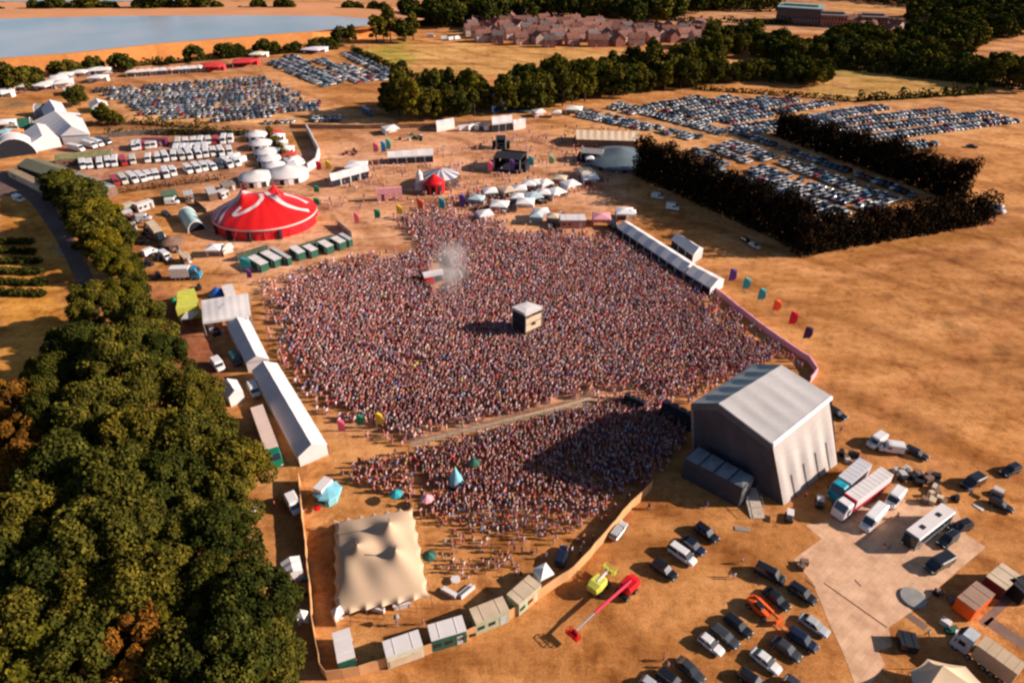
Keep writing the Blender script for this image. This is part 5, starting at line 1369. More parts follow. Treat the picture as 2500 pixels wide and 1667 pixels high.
def telehandler():
    cen, Ln, ang = seg('M', (1590, 840), (1840, 1050), 1.2); cen.z = 0
    r = thing('telehandler', 'orange telehandler with raised forks among the black cars', 'forklift', cen, ang)
    m = MB(); m.loft([rr(-2.4, .9, .5, 1.3, .3), rr(-1.2, 1.1, .5, 1.6, .2), rr(1.6, 1.0, .5, 1.2, .2)]); m.build('body', ORANGE, r)
    MB().loft([[(-.9, -1.0, 1.5), (.5, -1.0, 1.4), (.5, -.1, 1.4), (-.9, -.1, 1.5)], [(-.7, -.9, 2.4), (.3, -.9, 2.4), (.3, -.2, 2.4), (-.7, -.2, 2.4)]]).build('cab', GLASS, r)
    MB().tube((-1.8, .4, 1.7), (2.9, .4, 1.1), .2, n=6).build('boom', ORANGE, r)
    m = MB(); m.box(3.0, .3, .3, .2, 1.6, 1.0); m.box(3.6, -.1, .25, 1.2, .14, .08); m.box(3.6, .7, .25, 1.2, .14, .08); m.build('forks', ORANGE, r)
    for x in (-1.5, 1.3):
        for s in (-1, 1): link('wheel', WHT, r, loc=(x, s * 1.1, .5))
telehandler()
def buggy(label, c, x, y, ang, top=WHITE, base=DARK):
    r = thing('golf_buggy', label, 'buggy', q(c, x, y), ang)
    m = MB(); m.loft([rr(-1.2, .6, .25, .8, .2), rr(.6, .6, .25, .7, .2), rr(1.2, .45, .3, .6, .2)]); m.build('body', base, r)
    MB().box(0, 0, 1.75, 1.7, 1.2, .08).build('canopy', top, r)
    for a in (-.75, .75):
        for s in (-.5, .5): MB().tube((a, s, .6), (a, s, 1.8), .03, n=5).build('post', STEEL, r)
        for s in (-.6, .6): link('wheel', WH, r, loc=(a, s, .3))
buggy('small black buggy with white canopy below the stage ramp', 'K', 1250, 1370, R(70))
buggy('dark buggy with pale canopy beside the stage back corner', 'K', 1465, 1270, R(70), GREYC)
buggy('grey buggy among the equipment at right edge', 'L', 2080, 1020, R(130), GREYC)
def crate_pile(label, c, x, y, n, mat, seed, spread=1.6):
    r = thing('equipment_pile', label, 'equipment', q(c, x, y)); rg = random.Random(seed)
    for i in range(n):
        m = MB(); m.box(rg.uniform(-spread, spread), rg.uniform(-spread, spread), 0, rg.uniform(.8, 1.7), rg.uniform(.6, 1.2), rg.uniform(.6, 1.4), 0, rg.uniform(0, 3)); m.build('flight_case', mat[i % len(mat)], r)
crate_pile('dark flight cases beside the stage back corner', 'L', 680, 660, 7, [DARK, BROWN, GREYC], 1)
crate_pile('grey equipment pile behind the red trimmed lorry', 'L', 1180, 830, 7, [GREYC, DARK], 2)
crate_pile('dark equipment pile right of the vans', 'L', 1330, 860, 6, [DARK, BROWN], 3)
crate_pile('brown timber pile above the white coach', 'L', 1420, 1010, 8, [BROWN, BEIGE], 4, 2.4)
crate_pile('dark equipment pile in the field right of the vans', 'L', 1500, 880, 4, [DARK, BROWN], 5)
crate_pile('small dark equipment pile near the right edge', 'L', 1790, 955, 3, [GREYR, DARK], 6, 1)
crate_pile('single dark case on the field near the right edge', 'L', 1700, 1050, 2, [DARK], 7, .5)
crate_pile('dark equipment cases beside the orange container', 'N', 1510, 790, 4, [DARK, BROWN], 8, 1)
crate_pile('green and white cases at the head of the tan roofed lorry', 'N', 1560, 1080, 4, [GREEN, WHITE], 9, 1.2)
crate_pile('red and blue items parked beside the square white tent', 'H', 2110, 690, 5, [RED, TEAL, DARK], 10, 1.6)
crate_pile('dark equipment in the shade of the long white marquee', 'Q', 900, 1150, 6, [DARK, GREYC], 11, 1.6)
crate_pile('dark machinery beside the blue cab lorry', 'O', 760, 1240, 5, [DARK], 12, 2)
crate_pile('black crates below the blue cab lorry', 'O', 890, 1400, 4, [DARK], 13, 1.6)
crate_pile('dark machinery in the middle of the service yard', 'O', 620, 800, 7, [DARK, BROWN], 14, 2.6)
crate_pile('dark funfair machinery in the middle distance', 'B', 600, 790, 10, [DARK, GREYC, GREEN], 15, 5)
crate_pile('dark red machinery left of the middle bar marquee', 'B', 245, 885, 6, [M('maroon_paint', (.12, .02, .015), .6), DARK], 16, 4)
crate_pile('black generator pile behind the yellow kiosk', 'Q', 560, 430, 3, [DARK], 17, .8)
crate_pile('dark vehicles bits at the left end of the stall row', 'V', 330, 520, 7, [DARK, BROWN], 18, 4)
crate_pile('brown cable drums at the trackway corner', 'M', 2050, 610, 3, [BROWN], 19, .8)
for i, (x, y) in enumerate([(430, 430), (600, 480), (700, 420), (860, 440), (960, 330), (1080, 380), (1190, 260), (1410, 230), (1060, 590), (560, 530), (1000, 700), (1480, 620)]):
    crate_pile('dark catering gear behind the market stalls, %s from left in the stall row' % ordw(i + 1), 'V', x, y, 5, [DARK, BROWN, GREYC], 30 + i, 2.2)
for i, (x, y) in enumerate([(480, 560), (560, 610), (420, 700), (700, 880), (830, 1130), (960, 1060), (420, 460), (300, 430), (1120, 1010), (690, 700)]):
    crate_pile('jumble of dark yard equipment, %s pile of service yard' % ordw(i + 1), 'O', x, y, 4, [DARK, BROWN, GREYR], 50 + i, 1.8)
o = tag(MB().lathe(0, 0, [(2.0, 0), (2.0, .25), (1.9, .3)], 18).build('round_mat', GREYR), 'round grey platform lying at the trackway edge', 'platform'); o.location = q('N', 1235, 790, .02)
for c, a, b, w, lab in (('M', (1490, 300), (1610, 315), .9, 'flat grey board lying on the grass below the stage'), ('L', (1870, 1100), (1960, 1160), .7, 'flat pale board lying on the field right of the coach'), ('H', (1810, 150), (1850, 100), 1.0, 'pale sheet lying on the grass beside the wood')):
    cen, Ln, ang = seg(c, a, b); cen.z = .02
    o = tag(MB().box(0, 0, 0, Ln, w, .12).build('board', GREYR if 'grey' in lab else WHITE), lab, 'board'); o.location = cen; o.rotation_euler.z = ang

# ------------------------------------------------------------------ cars parked near the camera
NG = 'cars parked on the grass below the stage'
BK, NV, GY, SV, WT = (.008, .008, .011), (.008, .012, .03), (.035, .037, .042), (.35, .36, .38), (.60, .58, .57)
near = [((1190, 285), (1330, 385), 'suv', BK, 'black four wheel drive nearest the stage ramp'), ((1075, 385), (1225, 490), 'saloon', NV, 'dark blue saloon parked against the white people carrier'), ((955, 440), (1175, 590), 'mpv', WT, 'white people carrier between two dark cars'),
        ((835, 585), (990, 690), 'suv', BK, 'black car at the lower left of the group with white people carrier'), ((1680, 620), (1885, 725), 'mpv', BK, 'long black people carrier at the top of the lower group'), ((1960, 775), (2135, 890), 'suv', BK, 'black car beside the trackway edge'),
        ((1745, 800), (1925, 950), 'saloon', BK, 'black saloon beside the orange telehandler'), ((2050, 1025), (2240, 1150), 'saloon', SV, 'silver car with dark roof at the trackway edge'), ((1435, 1020), (1610, 1160), 'estate', BK, 'black estate left of the orange telehandler'),
        ((1330, 1115), (1495, 1245), 'estate', GY, 'dark grey estate next to the white hatchback'), ((1220, 1185), (1380, 1310), 'hatch', WT, 'white hatchback at the left end of its group'), ((1825, 1215), (2010, 1350), 'saloon', GY, 'dark grey saloon beside the navy car'),
        ((1955, 1150), (2145, 1275), 'suv', NV, 'navy four wheel drive below the silver car'), ((1650, 1305), (1850, 1460), 'saloon', WT, 'white saloon with black roof near the bottom edge'), ((1060, 1390), (1200, 1520), 'saloon', GY, 'dark grey car near the bottom edge beside people'),
        ((905, 1490), (1055, 1600), 'estate', BK, 'black car with pale bonnet reflection on the bottom edge, left'), ((1565, 1490), (1730, 1600), 'estate', BK, 'black car on the bottom edge below the white saloon'), ((1930, 1540), (2090, 1650), 'hatch', GY, 'grey car on the bottom edge by the trackway'), ((770, 1560), (880, 1640), 'hatch', SV, 'silver car cut off by the bottom edge')]
for a, b, k, col, lab in near:
    cen, Ln, ang = seg('M', a, b, .8); cen.z = 0
    make_car(k, col, cen, ang, lab, NG)
for c, a, b, k, col, lab in [('L', (510, 190), (620, 255), 'estate', BK, 'black car at the far back corner of the stage'), ('L', (1255, 570), (1400, 640), 'estate', BK, 'black car alone on the field behind the white vans'), ('N', (1730, 110), (1620, 150), 'suv', BK, 'black car behind the coach, farther one'),
        ('N', (1620, 200), (1500, 290), 'suv', BK, 'black car behind the coach, nearer one'), ('L', (2290, 740), (2160, 800), 'suv', BK, 'black car at the far right above the equipment'), ('L', (2080, 1075), (2200, 1130), 'hatch', BK, 'small black car near the right edge'), ('O', (410, 520), (540, 560), 'hatch', (.4, .01, .03), 'red car in the service yard'),
        ('O', (930, 450), (1010, 490), 'hatch', GY, 'grey car alone in the upper service yard'), ('O', (280, 520), (380, 560), 'saloon', BK, 'black car left of the red car'), ('O', (600, 1010), (850, 1040), 'saloon', BK, 'black car in front of the white yard van'), ('F', (2010, 230), (2130, 245), 'saloon', BK, 'dark car alone in the right field'),
        ('J', (1960, 650), (1990, 560), 'suv', NV, 'dark blue car by the fence above the trailers'), ('F', (860, 770), (900, 790), 'hatch', SV, 'silver car in the shade of the dark hedge corner'), ('F', (820, 745), (850, 760), 'hatch', BK, 'black car in the shade of the dark hedge corner'), ('M', (500, 360), (575, 260), 'estate', SV, 'silver and black quad bike group by fence')]:
    cen, Ln, ang = seg(c, a, b, .8); cen.z = 0
    if 'quad bike' in lab: lab = 'silver estate car parked outside the curved fence'
    make_car(k, col, cen, ang, lab, None)

# ------------------------------------------------------------------ campervan rows
VG = 'campervans and caravans parked in rows in the camp'
def camper_rows():
    rows = [('top', (1000, 835), (1350, 815), 8), ('second', (760, 855), (900, 845), 5), ('third', (450, 965), (1340, 880), 19), ('fourth', (640, 1060), (1370, 945), 16), ('middle', (990, 880), (1200, 865), 5), ('upper left', (420, 870), (620, 820), 5), ('right hand', (1310, 925), (1380, 950), 2)]
    rg = random.Random(5)
    for nm, a, b, n in rows:
        pa, pb = q('A', *a), q('A', *b); d = pb - pa; base = math.atan2(d.y, d.x)
        for i in range(n):
            if rg.random() < .06: continue
            p = pa.lerp(pb, (i + .5 + rg.uniform(-.12, .12)) / n); p.z = 0
            k = rg.random(); col = WV if k < .78 else (.5, .45, .38) if k < .88 else (.04, .045, .06) if k < .96 else (.35, .02, .02)
            word = 'white' if k < .78 else 'cream' if k < .88 else 'dark' if k < .96 else 'red'
            van_at('%s campervan, %s from the left in the %s row of the camp' % (word, ordw(i + 1), nm), p, rg.choice((6.6, 7.6, 8.6)), base - math.pi / 2 + rg.uniform(-.12, .12) + R(8), col, rg.choice((2.7, 3.0)), VG, 'campervan', 2.4, parts=False)
camper_rows()

# ------------------------------------------------------------------ the car parks
def far_car_mesh():
    """a small car: hull, windows, roof (materials by index)"""
    h, W, hb, ht = 2.15, .88, .92, 1.46; m = MB()
    m.loft([rr(-h, W * .85, .35, hb * .9), rr(-h + .5, W, .25, hb), rr(h - 1.2, W, .25, hb), rr(h - .1, W * .85, .3, hb * .72)], 0)
    m.loft([[(-h + .2, -W * .88, hb), (h - 1.2, -W * .88, hb), (h - 1.2, W * .88, hb), (-h + .2, W * .88, hb)], [(-h + .7, -W * .7, ht - .05), (h - 2.0, -W * .7, ht - .05), (h - 2.0, W * .7, ht - .05), (-h + .7, W * .7, ht - .05)]], 1)
    m.prism([(-h + .68, -W * .71), (h - 1.96, -W * .71), (h - 1.96, W * .71), (-h + .68, W * .71)], ht - .05, ht, 0)
    for x in (-1.3, 1.35):
        for s in (-1, 1): m.tube((x, s * .6, .32), (x, s * .9, .32), .32, n=7, m=2)
    return m
FCM = far_car_mesh()
FAR = FCM.mesh('parked_car', [PAINT, GLASS, TYRE])
CP = [((.012, .012, .016), 'black', 22), ((.035, .04, .05), 'dark grey', 18), ((.015, .03, .08), 'navy', 12), ((.20, .21, .23), 'silver', 18), ((.50, .48, .48), 'white', 18), ((.30, .02, .02), 'red', 6), ((.03, .12, .22), 'blue', 6), ((.32, .25, .16), 'gold', 2)]
CPL = [c for c in CP for _ in range(c[2] * (2 if c[1] in ('white', 'silver') else 1))]
CPW = [c for c in CP for _ in range(c[2] * (4 if c[1] in ('white', 'silver') else 1))]
ROWS = []   # (park name, crop, a, b, double, palette, fill)
def R_(park, c, a, b, dbl=True, pal=0, fill=.93, gap=2.55): ROWS.append((park, c, a, b, dbl, pal, fill, gap))
hp = 'hedged car park'
R_(hp, 's', (1778, 318), (2245, 484), False, 0, .9); R_(hp, 's', (1775, 351), (1894, 394), True, 1); R_(hp, 's', (1912, 396), (2200, 503), True, 1); R_(hp, 's', (1733, 362), (1840, 403), False, 1); R_(hp, 's', (1840, 413), (2170, 526), True, 1); R_(hp, 's', (1695, 367), (1775, 411), False, 1); R_(hp, 's', (1817, 433), (2102, 549), True, 1); R_(hp, 's', (1730, 400), (1800, 445), False, 1, .6)
mp_ = 'car park beyond hedges'
R_(mp_, 's', (1500, 256), (1738, 318), True, 1); R_(mp_, 's', (1410, 272), (1712, 343), True, 1); R_(mp_, 's', (1413, 282), (1580, 315), True, 1); R_(mp_, 's', (1490, 262), (1560, 280), True, 1); R_(mp_, 's', (1738, 318), (1772, 328), True, 1)
fp = 'far right car park'
for a, b in (((190, 625), (520, 562)), ((300, 650), (700, 560)), ((380, 675), (900, 565)), ((500, 700), (1040, 572)), ((620, 705), (1240, 592)), ((700, 745), (1560, 618)), ((780, 760), (1380, 645)), ((1110, 728), (1910, 636)), ((1230, 765), (2190, 655)), ((1420, 805), (2290, 692)), ((1580, 862), (1830, 818))):
    R_(fp, 'C', a, b, True, 0, .95)
lp = 'left car park'
for a, b in (((540, 525), (1540, 452)), ((590, 545), (1580, 474)), ((630, 566), (1640, 497)), ((700, 585), (1690, 520)), ((750, 606), (1740, 545)), ((770, 628), (1760, 570)), ((800, 654), (1860, 598)), ((930, 678), (1860, 622)), ((1200, 695), (1600, 658))):
    R_(lp, 'A', a, b, True, 0, .92, 2.7)
R_(lp, 'A', (1510, 712), (1780, 700), False, 1, .8); R_(lp, 'A', (1780, 690), (1970, 690), True, 0, .95)
up = 'upper left car park'
R_(up, 'A', (1590, 350), (1950, 490)); R_(up, 'A', (1620, 345), (1980, 470)); R_(up, 'A', (1570, 365), (1900, 500)); R_(up, 'A', (1660, 325), (1760, 375), True, 1); R_(up, 'A', (1830, 345), (2090, 480), True, 1); R_(up, 'A', (1960, 375), (2200, 470), True, 1, .7); R_(up, 'A', (1990, 310), (2330, 480), True, 1, .85); R_(up, 'A', (2060, 330), (2300, 440), False, 1, .8)
R_('roadside', 'A', (770, 430), (1180, 400), False, 1, .5, 6)
def build_cars():
    rg = random.Random(11); cars = []
    for ri, (park, c, a, b, dbl, pal, fill, gap) in enumerate(ROWS):
        pa, pb = q(c, *a), q(c, *b); d = pb - pa; Ln = d.length; u = d / Ln; w = Vector((-u.y, u.x, 0)); ang = math.atan2(w.y, w.x)
        n = int(Ln / gap)
        for s in ((-1, 1) if dbl else (0,)):
            for i in range(n):
                if rg.random() > fill: continue
                p = pa + u * (i + .5) * gap + w * s * (2.7 if park == hp else 2.4) + Vector((rg.uniform(-.12, .12), rg.uniform(-.3, .3), 0))
                col = rg.choice(CPW if pal else CPL)
                side = 'near' if (w * s).y < 0 else 'far'
                cars.append((p.length, p, ang + (math.pi if rg.random() < .5 else 0) + rg.uniform(-.05, .05), col, park, ri, side, i + 1, rg.uniform(.96, 1.06) * (1.14 if park == hp else 1)))
    cars.sort(key=lambda t: t[0])
    rown = {}
    for t in cars: rown.setdefault(t[4], []); (t[5] in rown[t[4]]) or rown[t[4]].append(t[5])
    for dist, p, ang, col, park, ri, side, i, s in cars[:262]:
        o = link('parked_car', FAR, None, (p.x, p.y, 0), ang, col[0])
        o.scale = (s, max(1, s * .97), s * 1.02)
        rw = rown[park].index(ri) + 1
        tag(o, '%s car, %s along %s side of %s nearest row, %s' % (col[1], ordw(i), side, ordw(rw), park), 'car', 'cars parked in the hedged car park' if park == hp else 'cars in the ' + park)
    rest = cars[262:]
    print('cars', len(cars))
    V0 = np.array(FCM.v); nf = len(FCM.f)
    tri = []; tm = []
    for f, m in zip(FCM.f, FCM.m):
        for k in range(1, len(f) - 1): tri.append((f[0], f[k], f[k + 1])); tm.append(m)
    tri = np.array(tri); tm = np.array(tm); N = len(rest); nv = len(V0)
    ang = np.array([t[2] for t in rest]); P0 = np.array([(t[1].x, t[1].y) for t in rest]); S = np.array([t[8] for t in rest])
    ca, sa = np.cos(ang)[:, None], np.sin(ang)[:, None]
    x = V0[None, :, 0] * S[:, None]; y = np.repeat(V0[None, :, 1], N, 0)
    VV = np.stack([x * ca - y * sa + P0[:, :1], x * sa + y * ca + P0[:, 1:], V0[None, :, 2] * S[:, None]], -1).reshape(-1, 3)
    FF = (tri[None] + (np.arange(N) * nv)[:, None, None]).reshape(-1, 3)
    me = bpy.data.meshes.new('parked_cars'); fill_mesh(me, VV, FF, np.tile(tm, N))
    colr = np.repeat(np.array([(*t[3][0], 1) for t in rest], np.float32), len(tri), 0)
    at = me.attributes.new('tint', 'FLOAT_COLOR', 'FACE'); at.data.foreach_set('color', colr.ravel())
    for m in (TINTP, GLASS, TYRE): me.materials.append(m)
    o = struct(link('parked_cars', me), 'stuff'); tag(o, 'dense rows of cars filling the distant car parks', 'cars')
build_cars()

# ------------------------------------------------------------------ fences
def fence(name, label, c, pts, h, mat, posts=2.6, cat='fence', post_mat=STEEL, thick=.05, group=None, rails=False):
    P_ = [q(c, *p) for p in pts]; cen = sum(P_, Vector()) / len(P_)
    r = thing(name, label, cat, cen, 0, group); m = MB(); acc = []
    for a, b in zip(P_[:-1], P_[1:]):
        Ln = (b - a).length; n = max(1, int(Ln / posts))
        for i in range(n): acc.append(a.lerp(b, i / n))
    acc.append(P_[-1]); step = max(1, len(acc) // 90 + (1 if len(acc) > 90 else 0))
    pts3 = [p - cen for p in acc]
    for i, (a, b) in enumerate(zip(pts3[:-1], pts3[1:])):
        d = (b - a).normalized(); n = Vector((-d.y, d.x, 0)) * thick
        k = .10 * math.sin(i * 1.7)
        mid = (a + b) / 2 + Vector((-d.y, d.x, 0)) * k
        if rails:
            for zz in (h, h * .55, h * .15): m.tube(a + Vector((0, 0, zz)), b + Vector((0, 0, zz)), .035, n=4)
            for t in (.2, .4, .6, .8): m.tube(a.lerp(b, t), a.lerp(b, t) + Vector((0, 0, h)), .02, n=4)
            continue
        for s, e in ((a, mid), (mid, b)):
            m.prism([tuple((s + n)[:2]), tuple((s - n)[:2]), tuple((e - n)[:2]), tuple((e + n)[:2])], 0.0, h)
    m.build('panel', mat, r)
    pm = MB().tube((0, 0, 0), (0, 0, h + .15), .06, n=5).mesh('post', post_mat)
    for p in pts3[::step]: link('post', pm, r, loc=p)
    return r
fence('cloth_fence', 'long curved tan cloth fence enclosing the lower left arena', 's', [(733, 1175), (738, 1240), (748, 1330), (757, 1420), (768, 1540), (785, 1640), (800, 1660), (880, 1648), (1010, 1608), (1130, 1566), (1230, 1520), (1290, 1484), (1340, 1444), (1400, 1404), (1440, 1362), (1490, 1302), (1530, 1255), (1590, 1195)], 2.4, TANF, 2.6)
fence('pink_fence', 'pink cloth fence along the right edge of the crowd', 's', [(1738, 708), (1790, 750), (1857, 803), (1905, 838), (1942, 863), (1973, 882), (1993, 912), (1976, 935)], 1.7, M('bright_pink_cloth', (.80, .36, .40), .6, .06, 1), thick=.16)
fence('crowd_barrier', 'upper steel barrier along the walkway through the crowd', 'I', [(1185, 826), (1700, 700), (2352, 535), (2500, 492)], 1.15, STEEL, 2.2, 'barrier', rails=True)
fence('crowd_barrier', 'lower steel barrier along the walkway through the crowd', 'I', [(1195, 852), (1700, 728), (2352, 577), (2500, 530)], 1.15, STEEL, 2.2, 'barrier', rails=True)
fence('white_wall', 'bent white wall right of the round tents with dark shaded side', 'A', [(1765, 755), (1800, 820), (1835, 890), (1820, 950), (1770, 985)], 3.2, WHITE, 5, 'wall', thick=.3)
fence('camp_fence', 'grey fence across the top of the campervan field', 'A', [(620, 790), (980, 768), (1440, 780)], 2.2, M('grey_boards', (.16, .14, .14), .8, .2, 1), 5)
fence('mesh_fence', 'long brown fence across the fields above the arena', 'B', [(-100, 738), (330, 742), (700, 735), (1060, 715)], 2.0, M('brown_mesh', (.22, .12, .07), .9, .2, 1), 6)
fence('mesh_fence', 'low dark fence from the big top to the round marquee', 'O', [(1380, 330), (1480, 400), (1560, 470)], 1.6, BROWN, 3)
fence('mesh_fence', 'short fence at the right end of the toilet cabins', 'R', [(1600, 600), (1880, 570)], 2.0, TANF, 3)
# flags
def flag(label, c, x, y, col, h=5.0, w=1.1, group='feather flags of the arena'):
    p = q(c, x, y); r = thing('feather_flag', label, 'flag', p, 0, group)
    MB().tube((0, 0, 0), (0, 0, h), .05, .03, 6).build('pole', STEEL, r)
    m = MB()
    def fn(u, v):
        z = h * (.34 + .66 * v); ww = w * (1 - .55 * max(0, v - .75) * 4 * max(0, v - .75) * 4 ) * (1 - .25 * max(0, .2 - v) * 5)
        return Vector((.03 + u * ww, .18 * math.sin(u * 3 + v * 4), z))
    m.sheet(fn, 6, 10)
    vs = [(a, b - .02, c_) for a, b, c_ in m.v]; m.add(vs, [tuple(reversed(f)) for f in m.f[:60]])
    o = m.build('banner', PLAIN, r); o.color = (*col, 1)
PU, TE, OR, RE, YE, GR, PK = (.10, .04, .22), (.03, .33, .36), (.75, .10, .03), (.50, .01, .03), (.75, .50, .04), (.01, .22, .10), (.80, .12, .22)
for c, x, y, col, lab, h in [('F', 728, 1010, PU, 'purple feather flag at the top of the right hand row', 6), ('F', 803, 1052, TE, 'teal feather flag next to the purple one in the right row', 5.5), ('F', 885, 1112, TE, 'second teal flag in the right row', 5.5), ('F', 968, 1168, OR, 'orange flag in the right row', 5), ('F', 1052, 1250, RE, 'large red flag in the right row', 6), ('F', 1132, 1325, (.035, .012, .07), 'dark violet flag at the bottom of the right row', 5.5),
        ('R', 2165, 700, PK, 'pink flag right of the toilet cabins', 6), ('E', 342, 865, GR, 'green flag above the crowd between pink and yellow', 5), ('E', 500, 835, YE, 'yellow flag above the crowd', 5), ('E', 650, 800, OR, 'orange red flag above the crowd', 5.5), ('E', 803, 800, TE, 'teal flag above the crowd', 6), ('E', 950, 775, PU, 'purple flag left of the stall row', 6),
        ('E', 1150, 530, PK, 'pink flag below the dark second stage', 6), ('E', 1305, 515, PU, 'purple flag below the dark second stage', 6), ('E', 1442, 490, TE, 'teal flag beside the dark second stage', 6), ('E', 1588, 470, (.2, .5, .25), 'pale green flag right of the second stage', 5),
        ('I', 675, 790, PK, 'pink flag beside the long left marquee', 5), ('I', 808, 740, GR, 'green flag left of the yellow one beside the crowd', 4.5), ('I', 945, 740, YE, 'yellow flag beside the left crowd edge', 5), ('D', 2025, 200, RE, 'red flag by the slanting white bar marquee', 5.5), ('D', 2085, 195, YE, 'yellow flag by the slanting white bar marquee', 5.5),
        ('D', 2010, 415, GR, 'dark green flag right of the big top, lower', 4), ('D', 2008, 335, GR, 'dark green flag right of the big top, upper', 4), ('R', 540, 1350, TE, 'broad teal banner beside the toilet cabins', 5.5), ('R', 625, 1470, (.16, .03, .22), 'purple banner below the teal one', 4.5), ('B', 385, 900, PK, 'pink flag left of the middle bar marquee', 6), ('B', 430, 905, (.05, .3, .55), 'blue banner left of the middle bar marquee', 7),
        ('B', 458, 890, (.1, .45, .3), 'green banner left of the middle bar marquee', 7)]:
    flag(lab, c, x, y, col, h, 3.2 if 'broad' in lab else 2.0 if c in 'FBED' else 1.5)
for c, a, b, lab in (('A', (1560, 200), (1560, 200), ''),): pass

# ------------------------------------------------------------------ houses and far buildings
BRICK = M('house_brick', (.32, .13, .09), .8, .3, .3)
BRICKP = M('house_render', (.48, .32, .25), .8, .2, .3)
TILE = M('roof_tiles', (.17, .07, .05), .8, .35, .25)
TILE2 = M('grey_tiles', (.13, .09, .085), .8, .3, .25)
def house_protos():
    out = []
    for k, (w, l, h, wm, tm) in enumerate([(7, 9, 5.2, BRICK, TILE), (7.5, 11, 5.2, BRICKP, TILE), (6.5, 8, 5.4, BRICK, TILE2), (7, 14, 5.2, BRICK, TILE)]):
        a = MB(); a.box(0, 0, 0, l, w, h)
        for s in (-1, 1): a.poly([(s * l / 2, -w / 2, h), (s * l / 2, w / 2, h), (s * l / 2, 0, h + 2.9)])
        rf = MB(); e = .35
        for s in (-1, 1):
            rf.loft([[(-l / 2 - e, s * (w / 2 + e), h - .3), (-l / 2 - e, 0, h + 3.05), (-l / 2 - e, 0, h + 2.85), (-l / 2 - e, s * (w / 2 + e), h - .5)], [(l / 2 + e, s * (w / 2 + e), h - .3), (l / 2 + e, 0, h + 3.05), (l / 2 + e, 0, h + 2.85), (l / 2 + e, s * (w / 2 + e), h - .5)]])
        ch = MB().box(l * .3, 0, h + 2, .9, .6, 2.0)
        wins = [MB().box(x * l, -(w / 2 + .02), z, 1.5, .06, 1.3).mesh('window', M('white_framed_glass', (.25, .26, .28), .2, .3, 1)) for z in (.9, 3.3) for x in (-.32, .3)]
        dr = MB().box(-.1 * l, -w / 2 - .03, 0, 1.0, .08, 2.1)
        out.append([('wall', a.mesh('wall', wm)), ('roof', rf.mesh('roof', tm)), *[('window', x) for x in wins], ('door', dr.mesh('door', WHITE)), ('chimney', ch.mesh('chimney', BRICK))])
    return out
HP = house_protos()
def houses(c, pts, n, mind, lab, group, seed, ang0=0.2):
    g = scatter(c, pts, n, mind, (), seed); g.sort(key=lambda p: px_of(p[0], p[1])[0]); rg = random.Random(seed)
    for i, (x, y) in enumerate(g):
        k = rg.randrange(4); r = thing('brick_house', lab % (('red brick', 'pale rendered', 'grey roofed', 'wide red brick')[k], ordw(i + 1)), 'house', (x, y, 0), ang0 + rg.choice((0, 0, math.pi / 2)) + rg.uniform(-.3, .3), group)
        rf = None
        for nm, me in HP[k]:
            if nm == 'chimney': link(nm, me, rf)
            else:
                o = link(nm, me, r)
                if nm == 'roof': rf = o
houses('B', [(930, 170), (1000, 130), (1250, 130), (1700, 160), (1900, 190), (1900, 262), (1500, 272), (1200, 268), (960, 240)], 92, 11.5, '%s house on the estate beyond the golden field, %s from left', 'houses of the estate', 21)
houses('B', [(1900, 200), (2250, 170), (2260, 240), (1900, 262)], 18, 10.5, '%s house at the right end of the estate, %s from left', 'houses at the right end of the estate', 22)
houses('B', [(1740, 30), (2000, 10), (2100, 60), (1800, 90)], 10, 14, '%s house among trees above the estate, %s from left', 'houses among trees above the estate', 23)
houses('C', [(0, 20), (380, 20), (400, 70), (0, 90)], 12, 14, '%s house along the top edge above the pale field, %s from left', 'houses along the top edge', 24)
houses('C', [(1250, 140), (1620, 150), (1600, 220), (1400, 260)], 6, 16, '%s house in the woodland clearing at upper right, %s from left', 'houses in the woodland clearing', 25)
houses('C', [(2200, 10), (2352, 0), (2352, 90), (2240, 60)], 6, 14, '%s house in the top right corner, %s from left', 'houses in the top right corner', 26)
def big_building(lab, c, a, b, w, h, wm, rm, bays=14):
    cen, Ln, ang = seg(c, a, b, h); cen.z = 0; r = thing('factory_building', lab, 'building', cen, ang)
    MB().box(0, 0, 0, Ln, w, h).build('wall', wm, r); m = MB(); m.box(0, 0, h, Ln + 1, w + 1, .5); m.box(0, 0, h + .5, Ln * .8, w * .3, 1.5); m.build('roof', rm, r)
    for s in range(2):
        for i in range(bays):
            MB().box(-Ln / 2 + Ln * (i + .5) / bays, -w / 2 - .05, 1 + s * h * .45, Ln / bays * .55, .12, h * .3).build('window', GLASS, r)
big_building('long dark office block with green grey roof at the top edge', 'C', (950, 30), (1200, 45), 26, 12, M('dark_cladding', (.05, .05, .07), .6), M('verdigris_roof', (.20, .27, .25), .7))
big_building('brown brick block right of the long office block', 'C', (1180, 80), (1330, 85), 20, 8, BRICK, TILE2, 8)
big_building('brown building with flat roof above the woodland', 'C', (1410, 90), (1560, 95), 18, 7, M('brown_brick', (.16, .08, .06), .8), TILE2, 8)
big_building('low white roofed barn in the small field clearing', 'C', (970, 335), (1060, 345), 10, 3.5, BRICKP, GREYC, 5)
big_building('long white roofed barn in the upper right clearing', 'C', (1640, 222), (1770, 215), 12, 4, BRICKP, WHITE, 6)
big_building('pale building partly hidden in the tree belt', 'B', (900, 535), (965, 530), 10, 6, BRICKP, GREYC, 4)
for i, (x, y) in enumerate([(1225, 400), (1245, 408), (1398, 380), (1425, 376)]):
    gazebo('red fairground stall by the reservoir bank, %s from left' % ordw(i + 1), 'A', x, y, 12 if i != 1 else 9, 'red stalls by the reservoir bank', (.5, .03, .03), 3)
